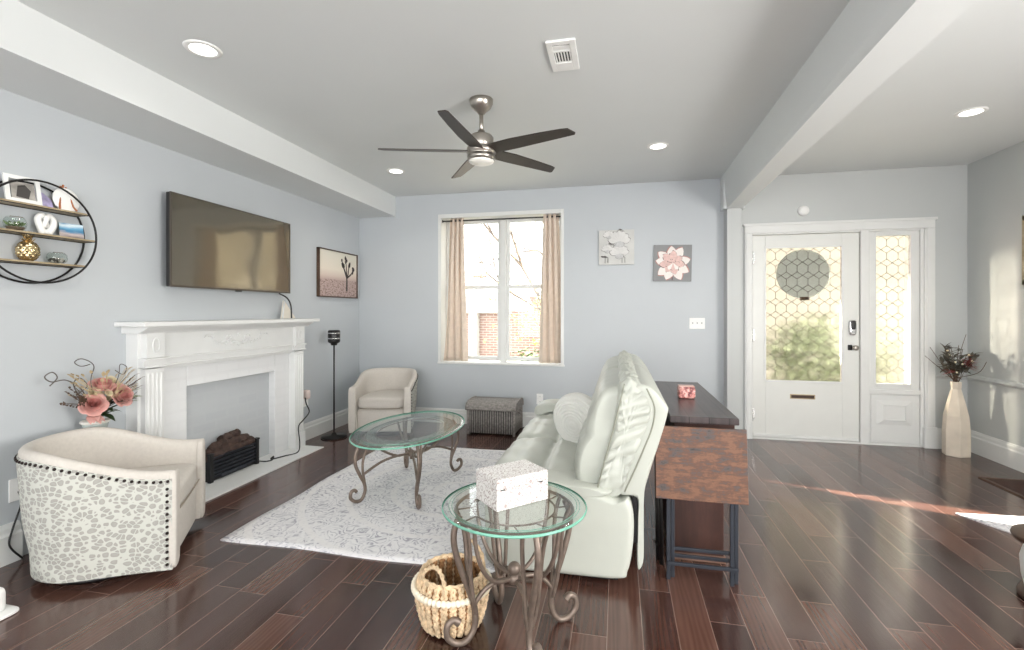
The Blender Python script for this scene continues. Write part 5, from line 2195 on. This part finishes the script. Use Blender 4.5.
# oval plaque on a little easel
t = thing('oval_plaque', 'white oval plaque on a small wooden easel, top tier', 'plaque', (-3.04, 2.10, TIERS[0]))
M = lean((-3.03, 2.10, TIERS[0] + 0.008), -0.1, -0.15)
mb = MB()
mb.lathe([(0, -0.003), (0.066, -0.003), (0.07, 0.0), (0.066, 0.003), (0, 0.003)], 32, M=M @ Matrix.Translation((0, 0, 0.055)) @ Matrix.Rotation(PI / 2, 4, 'Y') @ Matrix.Rotation(0, 4, 'Z'), sy=0.92)
ob = mb.build('plate', plastic_white, t)
easel_wood = plain('easel_wood', (170, 104, 62), 0.5)
mb = MB()
for y in (-0.045, 0.035):
    mb.tube([M @ Vector((0.022, y, -0.006)), M @ Vector((0.006, y * 0.8, 0.02)), M @ Vector((-0.012, y * 0.3, 0.135))], 0.0045, 6)
mb.tube([M @ Vector((-0.012, -0.006, 0.12)), M @ Vector((-0.012, 0.0, 0.145))], 0.006, 6)
mb.build('easel', easel_wood, t)


def glass_bowl(name, loc, r, h, label, cat):
    t = thing(name, label, cat, loc)
    mb = MB()
    pr = [(0, 0.002), (r * 0.6, 0.002), (r * 0.92, h * 0.25), (r, h * 0.5), (r * 0.92, h * 0.8), (r * 0.72, h), (r * 0.69, h - 0.002), (r * 0.89, h * 0.78), (r * 0.96, h * 0.5), (r * 0.88, h * 0.27), (r * 0.57, 0.005), (0, 0.005)]
    mb.lathe(pr, 28, M=Matrix.Translation(loc))
    mb.build('glass_bowl', bowl_glass, t)
    return t


t = glass_bowl('succulent_bowl', (-3.045, 1.87, TIERS[1]), 0.047, 0.072, 'glass bowl with a green succulent on the middle tier', 'planter')
mb = MB()
mb.lathe([(0, 0.006), (0.03, 0.006), (0.038, 0.02), (0, 0.024)], 16, M=Matrix.Translation((-3.045, 1.87, TIERS[1])))
mb.build('pebbles', plain('pebble_brown', (110, 92, 78), 0.8, var=0.4, nscale=150, bstr=1, bscale=150), t)
mb = MB()
for k in range(16):
    a = k * 2.4
    r = 0.008 + 0.0016 * k
    M = Matrix.Translation((-3.045 + r * math.cos(a), 1.87 + r * math.sin(a), TIERS[1] + 0.03)) @ Matrix.Rotation(a, 4, 'Z') @ Matrix.Rotation(1.0 - 0.02 * k, 4, 'Y')
    mb.sphere((0, 0, 0.008), 0.012, sc=(0.35, 0.6, 1.2), seg=7, rings=6, M=M)
mb.build('succulent', plain('succulent_green', (104, 128, 78), 0.5, var=0.3, nscale=40), t)

t = glass_bowl('pebble_bowl', (-3.045, 2.06, TIERS[2]), 0.046, 0.062, 'low glass bowl of dark pebbles on the bottom tier', 'bowl')
mb = MB()
random.seed(9)
for k in range(40):
    a = random.uniform(0, 2 * PI)
    r = 0.032 * math.sqrt(random.random())
    mb.sphere((-3.045 + r * math.cos(a), 2.06 + r * math.sin(a), TIERS[2] + 0.012 + random.uniform(0, .016)), 0.007, seg=6, rings=5, mi=k % 2)
mb.build('pebbles', [plain('pebble_dark', (84, 80, 78), 0.5), plain('pebble_pale', (176, 170, 164), 0.4)], t)['kind'] = 'stuff'

# white intertwined sculpture
t = thing('white_figurine', 'white abstract entwined ceramic figurine on the middle tier', 'figurine', (-3.045, 2.005, TIERS[1]))
mb = MB()
for s in (-1, 1):
    pts = [(-3.045, 2.005 + s * 0.012, TIERS[1] + 0.008), (-3.04, 2.005 + s * 0.032, TIERS[1] + 0.05), (-3.045, 2.005 + s * 0.036, TIERS[1] + 0.085), (-3.045, 2.005 + s * 0.016, TIERS[1] + 0.105), (-3.045 + s * 0.01, 2.005 - s * 0.004, TIERS[1] + 0.08), (-3.045 + s * 0.008, 2.005 - s * 0.014, TIERS[1] + 0.04)]
    mb.tube(catmull(pts, 6), lambda q: 0.017 - 0.006 * q, 10)
mb.sphere((-3.045, 2.005, TIERS[1] + 0.016), 0.024, sc=(0.8, 1.1, 0.7))
mb.build('body', plastic_white, t)

# seascape card
t = thing('seascape_card', 'blue coastal picture card on the middle tier', 'card', (-3.04, 2.125, TIERS[1]))


def sea_mat():
    m, nt, b = new_mat('seascape_print')
    v = coords(nt, (1, 8, 34))
    n = noise(nt, v, 1.0, 4, 0.6)
    tc = N(nt, 'ShaderNodeTexCoord')
    sep = N(nt, 'ShaderNodeSeparateXYZ')
    nt.links.new(tc.outputs['Object'], sep.inputs[0])
    f = mathn(nt, 'ADD', mathn(nt, 'MULTIPLY', sep.outputs[2], 9.0), mathn(nt, 'MULTIPLY', n, 0.5))
    c = ramp(nt, f, [(0.2, lin((60, 56, 66))), (0.42, lin((186, 172, 168))), (0.55, lin((60, 120, 158))), (0.72, lin((96, 156, 190))), (0.9, lin((214, 226, 232))), (1.0, lin((84, 138, 176)))])
    nt.links.new(c, b.inputs['Base Color'])
    b.inputs['Roughness'].default_value = 0.35
    return m


M = lean((-3.03, 2.125, TIERS[1]), -0.25, -0.2)
mb = MB()
mb.box(-0.006, 0.004, -0.054, 0.054, 0, 0.083, M=M)
mb.build('print', sea_mat(), t)

# gold pineapple
t = thing('gold_pineapple', 'gold pineapple ornament on the bottom tier', 'ornament', (-3.045, 1.925, TIERS[2]))
MP = Matrix.Translation((-3.045, 1.925, TIERS[2]))
mb = MB()
verts, faces = [], []
R_, S_ = 40, 60
for i in range(R_ + 1):
    th_ = PI * i / R_
    for k in range(S_):
        a = 2 * PI * k / S_
        b = 0.008 * abs(math.sin(a * 5 + th_ * 5) * math.sin(a * 5 - th_ * 5))
        r = (0.042 + b) * math.sin(th_) ** 0.8 if 0 < i < R_ else 0
        verts.append((r * math.cos(a), r * math.sin(a), 0.054 - 0.054 * math.cos(th_)))
for i in range(R_):
    for k in range(S_):
        l = (k + 1) % S_
        faces.append((i * S_ + k, i * S_ + l, (i + 1) * S_ + l, (i + 1) * S_ + k))
mb.add(verts, faces, 0, True, MP)
mb.build('fruit', gold, t)
mb = MB()
for ring, (n, tl, h) in enumerate(((9, 1.0, 0.036), (8, 0.6, 0.045), (5, 0.25, 0.052))):
    for k in range(n):
        a = k * 2 * PI / n + ring * .4
        M = MP @ Matrix.Translation((0, 0, 0.100 + ring * .006)) @ Matrix.Rotation(a, 4, 'Z') @ Matrix.Rotation(tl, 4, 'Y')
        mb.add([(-0.0, -0.008, 0), (0, 0.008, 0), (0.003, 0.006, h * .5), (0, 0, h), (0.003, -0.006, h * .5)], [(0, 1, 2, 3, 4)], 0, False, M)
mb.build('crown', gold, t, solid=0.0015)


# ============================================================ FLOWERS
def rose(mb, c, r, d, mi=0, seedv=0, mi2=None):
    """nested ruffled cups around direction d"""
    rnd = random.Random(seedv)
    q = Vector(d).normalized().to_track_quat('Z', 'Y').to_matrix().to_4x4()
    base = Matrix.Translation(c) @ q
    for li in range(6):
        n = (2, 3, 3, 4, 5, 5)[li]
        R = r * (0.12, 0.27, 0.42, 0.60, 0.80, 1.0)[li]
        H = r * (0.56, 0.58, 0.54, 0.44, 0.28, 0.06)[li]
        curl = r * (0.0, 0.03, 0.06, 0.10, 0.13, 0.16)[li]
        off = rnd.uniform(0, 6)
        nu, nv_ = 40, 7
        vs_, fs = [], []
        for j in range(nv_ + 1):
            v = j / nv_
            for i in range(nu):
                a = 2 * PI * i / nu
                lob = abs(math.sin(n * a / 2 + off)) ** 0.5
                skew = ((n * a / 2 + off) / PI) % 1.0
                rad = R * math.sin(v * PI / 2) ** 0.6 * (0.90 + 0.16 * skew * v) + curl * v ** 5 * lob
                z = -0.35 * r + (H + 0.35 * r) * v ** 1.4 - 0.16 * r * v ** 3 * (1 - lob) - curl * 0.5 * v ** 8
                vs_.append((rad * math.cos(a), rad * math.sin(a), z))
        for j in range(nv_):
            for i in range(nu):
                l = (i + 1) % nu
                fs.append((j * nu + i, j * nu + l, (j + 1) * nu + l, (j + 1) * nu + i))
        mb.add(vs_, fs, mi if (mi2 is None or li > 2) else mi2, True, base)


def leaf(mb, c, d, L, W, mi=0, curl=0.2):
    q = Vector(d).normalized().to_track_quat('X', 'Z').to_matrix().to_4x4()
    M = Matrix.Translation(c) @ q
    vs_, fs = [], []
    n = 6
    for i in range(n + 1):
        t = i / n
        w = W * math.sin(PI * (0.06 + 0.94 * t) ** 0.8) * 0.5
        z = -curl * L * t * t
        vs_ += [(L * t, -w, z + w * .3), (L * t, 0, z), (L * t, w, z + w * .3)]
    for i in range(n):
        k = i * 3
        fs += [(k, k + 3, k + 4, k + 1), (k + 1, k + 4, k + 5, k + 2)]
    mb.add(vs_, fs, mi, True, M)


# bouquet on a tall stand behind the leopard chair
FXb, FYb = -2.985, 2.215
fb = thing('flower_arrangement', 'pink rose arrangement with curly twigs in a bowl behind the leopard chair', 'flowers', (FXb, FYb, 0))
Mv = Matrix.Translation((FXb, FYb, 0))
mb = MB()
mb.lathe([(0, 0), (0.075, 0), (0.08, 0.01), (0.05, 0.05), (0.03, 0.2), (0.028, 0.5), (0.035, 0.56), (0.05, 0.60), (0.06, 0.64), (0.064, 0.66), (0.058, 0.662), (0.045, 0.62), (0, 0.62)], 28, M=Mv)
mb.build('pedestal_vase', plain('glass_grey', (176, 184, 180), 0.2), fb)
mb = MB()
mb.lathe([(0.058, 0.656), (0.063, 0.652), (0.070, 0.66), (0.067, 0.668), (0.058, 0.668)], 28, M=Mv)
mb.build('rim', paper_white, fb)
roses = [((FXb + 0.04, FYb + 0.01, 0.875), 0.060, (0.5, -.1, 1.0), 0), ((FXb + 0.07, FYb - 0.06, 0.775), 0.062, (1, -0.5, 0.5), 1), ((FXb + 0.07, FYb + 0.105, 0.80), 0.066, (1, 0.15, 0.35), 2)]
for c, r, d, sd_ in roses:
    mb = MB()
    rose(mb, c, r, d, 0, sd_, 1)
    mb.build('rose', [rose_pink, rose_deep], fb)
mb = MB()
for (c, r, s_) in (((FXb + 0.05, FYb - 0.035, 0.835), 0.036, 4), ((FXb + 0.03, FYb + 0.07, 0.885), 0.036, 5), ((FXb + 0.09, FYb + 0.01, 0.83), 0.02, 6)):
    rose(mb, c, r, (0.8, 0, 0.5), 0, s_)
mb.build('cream_blossom', cream_petal, fb)
mb = MB()
for k in range(5):
    leaf(mb, (FXb + 0.05, FYb - 0.055, 0.715), (0.7, -0.6 + 0.2 * k, -0.45 + 0.12 * (k % 3)), 0.085, 0.045, 0, 0.1)
mb.build('lily', rose_pink, fb)
mb = MB()
random.seed(21)
for k in range(16):
    a = random.uniform(-1.6, 1.6)
    leaf(mb, (FXb + 0.02, FYb + 0.02, 0.68 + random.uniform(0, .08)), (math.cos(a) * 0.9, math.sin(a) * 0.9, random.uniform(-.1, .8)), random.uniform(.09, .13), 0.045, 0, 0.25)
mb.build('leaves', leaf_green, fb)
mb = MB()
random.seed(77)
for k in range(46):
    a = random.uniform(-1.5, 1.5)
    e = random.uniform(0.3, 1.4)
    c = Vector((FXb + 0.02, FYb + 0.02, 0.76))
    tip = c + Vector((math.cos(a) * math.cos(e) * .12, math.sin(a) * .17, math.sin(e) * .19))
    mb.tube([c, c.lerp(tip, .5) + Vector((0.02, 0, .01)), tip], 0.0012, 4)
    leaf(mb, tip, (0.4, math.sin(a), 0.8), 0.03, 0.016, 0, 0.1)
mb.build('straw', plain('straw_beige', (196, 176, 140), 0.7, var=0.2, nscale=30), fb)
mb = MB()
for k in range(10):
    a = random.uniform(0.4, 1.7)
    leaf(mb, (FXb + 0.02, FYb + 0.11, 0.73 + random.uniform(0, .06)), (math.cos(a) * .6, math.sin(a), random.uniform(-.1, .5)), random.uniform(.1, .15), 0.03, 0, 0.1)
mb.build('pale_foliage', leaf_pale, fb)
mb = MB()
for k in range(26):   # dried sprays left and right
    s = -1 if k % 2 else 1
    a = random.uniform(0.2, 0.85)
    c = Vector((FXb + 0.02, FYb + 0.02 * s, 0.72))
    tip = c + Vector((random.uniform(-.02, .08), s * random.uniform(.08, .2), random.uniform(.05, .19)))
    mb.tube([c, c.lerp(tip, .5) + Vector((0, 0, .02)), tip], 0.0017, 4)
    for j in range(6):
        p = c.lerp(tip, 0.55 + 0.09 * j)
        leaf(mb, p, (random.uniform(0, 1), s * random.uniform(0, 1), random.uniform(.2, 1)), 0.026, 0.012, 0)
mb.build('dried_spray', twig_brown, fb)
mb = MB()
mb.tube(catmull([(FXb + .02, FYb - .02, 0.70), (FXb + .04, FYb - 0.10, 0.86), (FXb + .03, FYb - 0.17, 0.925), (FXb + .02, FYb - 0.235, 0.925), (FXb + .01, FYb - 0.26, 0.955), (FXb + .01, FYb - 0.225, 0.975), (FXb + .03, FYb - 0.215, 0.945), (FXb + .03, FYb - .25, 0.905)], 8), 0.0032, 6)
mb.tube(catmull([(FXb + .02, FYb, 0.70), (FXb + .05, FYb - 0.06, 0.9), (FXb + .03, FYb - 0.03, 0.99), (FXb + .03, FYb - 0.09, 1.035), (FXb + .03, FYb - 0.13, 1.02), (FXb + .04, FYb - 0.105, 0.995), (FXb + .03, FYb - 0.05, 1.0)], 8), 0.0026, 6)
mb.tube(catmull([(FXb + .02, FYb + .02, 0.70), (FXb + .05, FYb + 0.09, 0.9), (FXb + .03, FYb + 0.12, 0.98), (FXb + .03, FYb + 0.16, 0.96), (FXb + .04, FYb + 0.13, 0.92), (FXb + .03, FYb + 0.09, 0.95)], 8), 0.0024, 6)
mb.tube(catmull([(FXb + .02, FYb - .02, 0.70), (FXb + .06, FYb - 0.12, 0.82), (FXb + .05, FYb - 0.15, 0.90), (FXb + .04, FYb - 0.11, 0.93), (FXb + .05, FYb - 0.08, 0.88), (FXb + .04, FYb - 0.13, 0.84)], 8), 0.0026, 6)
mb.build('curly_twig', curly_grey, fb)

# tall faceted vase by the door
fv = thing('floor_vase', 'tall faceted cream floor vase in the hall corner by the front door', 'vase', (3.0, 5.13, 0))
mb = MB()
seg = 6
prof = [(0.098, 0.0), (0.101, 0.012), (0.101, 0.22), (0.092, 0.36), (0.066, 0.48), (0.046, 0.565), (0.037, 0.60), (0.041, 0.665), (0.035, 0.668), (0.03, 0.60), (0, 0.58)]
verts, faces = [], []
for r, z in prof:
    for k in range(seg):
        a = 2 * PI * k / seg + 0.30
        verts.append((3.0 + r * math.cos(a), 5.13 + r * math.sin(a), z))
for i in range(len(prof) - 1):
    for k in range(seg):
        l = (k + 1) % seg
        faces.append((i * seg + k, i * seg + l, (i + 1) * seg + l, (i + 1) * seg + k))
faces.append(tuple(range(seg)))
mb.add(verts, faces)
mb.build('body', vase_stone, fv, bevel=0.004)
fd = thing('dried_bouquet', 'dark dried leaves with red fronds standing in the tall cream vase', 'dried flowers', (3.0, 5.13, 0.62))
random.seed(33)
mb = MB()
stems = []
for k in range(22):
    a = random.uniform(0, 2 * PI)
    sp = random.uniform(0.05, 0.17)
    tip = Vector((3.0 + min(sp * math.cos(a), 0.14), 5.13 + min(sp * math.sin(a), 0.12), random.uniform(0.78, 1.0)))
    b0 = Vector((3.0, 5.13, 0.62))
    mb.tube(catmull([b0, b0.lerp(tip, .5) + Vector((0, 0, .03)), tip], 4), 0.0022, 5)
    stems.append((b0, tip))
for (dx, z) in ((-0.26, 0.90), (-0.22, 0.98), (-0.2, 0.84)):
    mb.tube(catmull([(3.0, 5.13, 0.66), (3.0 + dx * .45, 5.12, 0.72 + (z - .72) * .3), (3.0 + dx, 5.10, z)], 5), 0.0022, 5)
mb.tube(catmull([(3.0, 5.13, 0.7), (3.02, 5.1, 0.95), (3.06, 5.1, 1.10)], 5), 0.0022, 5)
mb.tube(catmull([(3.0, 5.13, 0.7), (3.12, 5.05, 0.76), (3.17, 5.03, 0.86)], 5), 0.0025, 5)
mb.build('stems', twig_brown, fd)
mb = MB()
for i, (b0, tip) in enumerate(stems):
    for j in range(7):
        p = b0.lerp(tip, random.uniform(0.45, 1.0))
        leaf(mb, p, (random.uniform(-.8, .7), random.uniform(-1, .5), random.uniform(-.1, .9)), random.uniform(.05, .085), 0.034, 0, 0.3)
mb.build('dark_leaves', dark_leaf, fd)
mb = MB()
for k in range(44):
    a = random.uniform(-0.7, 0.9)
    c = Vector((3.02, 5.09, random.uniform(0.80, 0.88)))
    leaf(mb, c, (math.cos(a), -0.4, math.sin(a) * 0.9), random.uniform(.09, .15), 0.014, 0, 0.1)
for k in range(8):
    leaf(mb, (2.97, 5.08, 0.76), (-1, -0.3, random.uniform(-.1, .5)), random.uniform(.1, .15), 0.012, 0, 0.1)
mb.build('red_fronds', red_leaf, fd)
mb = MB()
for k in range(9):
    b0, tip = stems[k]
    p = b0.lerp(tip, random.uniform(.6, 1)) + Vector((0, -.03, 0))
    mb.sphere(p, 0.009, seg=8, rings=6)
mb.build('white_buds', cream_petal, fd)

# ============================================================ OUTSIDE
# round hanging on the outer face of the front door
t = thing('door_hanging', 'round grey disc hanging outside behind the door glass', 'door decoration', (1.85, YB + 0.1, 1.68))
mb = MB()
mb.lathe([(0, -0.006), (0.235, -0.006), (0.25, 0.0), (0.235, 0.012), (0, 0.018)], 48, M=Matrix.Translation((1.85, YB + 0.095, 1.69)) @ Matrix.Rotation(-PI / 2, 4, 'X'))
mb.build('disc', wreath_grey, t)
mb = MB()
mb.box(1.82, 1.90, YB + 0.075, YB + 0.085, 1.42, 1.455)
mb.build('bow', twig_brown, t)

gb = thing('brick_garage', 'low red brick building with grey roof seen through the window', 'building', (-4.5, 15.5, -1.0))
mb = MB()
mb.box(-9.5, -0.6, 14, 18, -1.0, 1.33)
mb.build('wall', red_brick, gb)
mb = MB()
mb.prism([(13.75, 1.33), (13.75, 1.45), (16, 2.45), (18.3, 1.45), (18.3, 1.33)], -9.8, -3.2, axis='X')
mb.build('roof', roof_grey, gb)
mb = MB()
mb.box(-9.8, -3.2, 13.68, 13.76, 1.28, 1.48)
mb.build('fascia', white_trim, gb)
mb = MB()
mb.box(-4.35, -4.1, 13.7, 13.98, -1.0, 1.3)
mb.build('downpipe', white_trim, gb)
h2 = thing('brick_house', 'distant brick house seen through the right window pane', 'building', (-2, 22, -1.0))
mb = MB()
mb.box(-4.2, 2.0, 21, 28, -1.0, 2.0)
mb.build('wall', red_brick, h2)
mb = MB()
mb.prism([(20.6, 2.0), (24.5, 3.2), (28.4, 2.0)], -4.5, 2.3, axis='X')
mb.build('roof', roof_grey, h2)

up = thing('utility_pole', 'utility pole with crossarm seen through the left window pane', 'utility pole', (-7.2, 25, -1.0))
mb = MB()
mb.tube([(-7.2, 25, -1.0), (-7.2, 25, 3.4)], 0.09, 10)
mb.build('pole', tree_bark, up)
mb = MB()
mb.box(-7.65, -6.9, 24.9, 25.0, 3.15, 3.27)
mb.build('crossarm', tree_bark, up)
mb = MB()
mb.lathe([(0, 2.3), (0.14, 2.3), (0.14, 2.75), (0, 2.75)], 14, M=Matrix.Translation((-6.95, 24.9, 0)))
mb.build('transformer', slate_metal, up)


def tree(name, label, base, h, lean_, seedv, leafmat=None, leafbox=None, nleaf=0, depth=5, r0=0.13, trunkf=0.36):
    rnd = random.Random(seedv)
    t = thing(name, label, 'tree', base)
    mb = MB()
    tips_ = []
    def grow(p, d, L, r, lv):
        n = 4
        pts = [p]
        for i in range(n):
            d = (d + Vector((rnd.uniform(-.16, .16), rnd.uniform(-.16, .16), rnd.uniform(-.06, .1)))).normalized()
            p = p + d * (L / n)
            pts.append(p)
        mb.tube(pts, lambda q: r * (1 - 0.4 * q), 6)
        tips_.append(p)
        if lv > 0:
            for k in range(3 if lv > 1 else 3):
                ang = rnd.uniform(0, 2 * PI)
                spread = rnd.uniform(0.45, 0.95)
                u = d.orthogonal().normalized()
                w = d.cross(u)
                nd = (d + (u * math.cos(ang) + w * math.sin(ang)) * spread + lean_ * 0.12).normalized()
                grow(pts[rnd.choice([2, 3, 4])], nd, L * rnd.uniform(.62, .8), r * 0.58, lv - 1)
    grow(Vector(base), (Vector((0, 0, 1)) + lean_ * 0.12).normalized(), h * trunkf, r0, depth)
    mb.build('trunk', tree_bark, t)
    if leafmat and nleaf:
        mb = MB()
        for k in range(nleaf):
            c = leafbox[0] + Vector([rnd.gauss(0, 1) * s for s in leafbox[1]])
            leaf(mb, c, (rnd.uniform(-1, 1), rnd.uniform(-1, 1), rnd.uniform(-1, .3)), 0.08, 0.055, 0)
        mb.build('foliage', leafmat, t)['kind'] = 'stuff'
    return t


tree('bare_tree', 'bare branching tree with yellow leaves outside the right window pane', (-0.25, 9.0, -1.0), 6.4, Vector((-1.0, -0.1, 0.0)), 4,
     leaf_yellow, (Vector((-1.55, 8.6, 1.2)), (0.34, 0.3, 0.42)), 240, depth=6, r0=0.09, trunkf=0.46)
tree('street_tree', 'small bare tree behind the brick garage, left window pane', (-9.3, 27, -1.0), 6.0, Vector((0.1, 0, 0)), 8, depth=4, r0=0.1)


def bush(name, label, c, r, n, seedv, mat):
    rnd = random.Random(seedv)
    mb = MB()
    for k in range(n):
        d = Vector((rnd.gauss(0, 1), rnd.gauss(0, 1), rnd.gauss(0, 1))).normalized() * r * rnd.uniform(.5, 1)
        p = Vector(c) + Vector((d.x, d.y, d.z * 0.8))
        leaf(mb, p, (rnd.uniform(-1, 1), rnd.uniform(-1, 1), rnd.uniform(-.6, .8)), 0.11, 0.09, 0)
    mb.lathe([(0, -r * 0.9), (0.03, -r * 0.9), (0.03, 0), (0, 0)], 6, M=Matrix.Translation(c))
    o = mb.build(name, mat)
    return tag(move_to(o, (c[0], c[1], c[2] - r * 0.8)), label, 'bush')


bush('garden_bush', 'green bush outside blurred behind the front door glass', (3.25, 8.6, 0.55), 0.95, 1500, 2, bush_green)
bush('window_bush', 'green bush outside below the right window pane', (-1.95, 10.5, -0.1), 0.75, 900, 3, bush_green)
pb = MB()
pb.box(0.9, 1.25, 6.6, 7.3, -1.0, 3.0)
tag(pb.build('porch_column', red_brick, bevel=0.01), 'brick porch column outside left behind the front door glass', 'column')
nh = thing('house_backdrop', 'added stucco house backdrop dimming the view through the front door glass', 'building', (6.5, 13, -1.0))
mb = MB()
mb.box(0.4, 14, 12, 13, -1.0, 5.2)  # added backdrop, keeps the bright sky out of the door glass
mb.build('wall', plain('stucco', (132, 129, 120), 0.9, var=0.15, nscale=1), nh)
mb = MB()
mb.prism([(11.6, 5.2), (12.5, 6.2), (13.4, 5.2)], 0.0, 14.4, axis='X')
mb.build('roof', roof_grey, nh)
# added spot, no lamp stands here: throws the bouquet's shadow on the hall wall
add_light('vase_shadow_spot', 'SPOT', (1.66, 6.12, 1.22), 1500, (1.0, 0.93, 0.78), aim((1.25, -0.95, -0.2)), spot_size=0.9, spot_blend=0.3, shadow_soft_size=0.03)
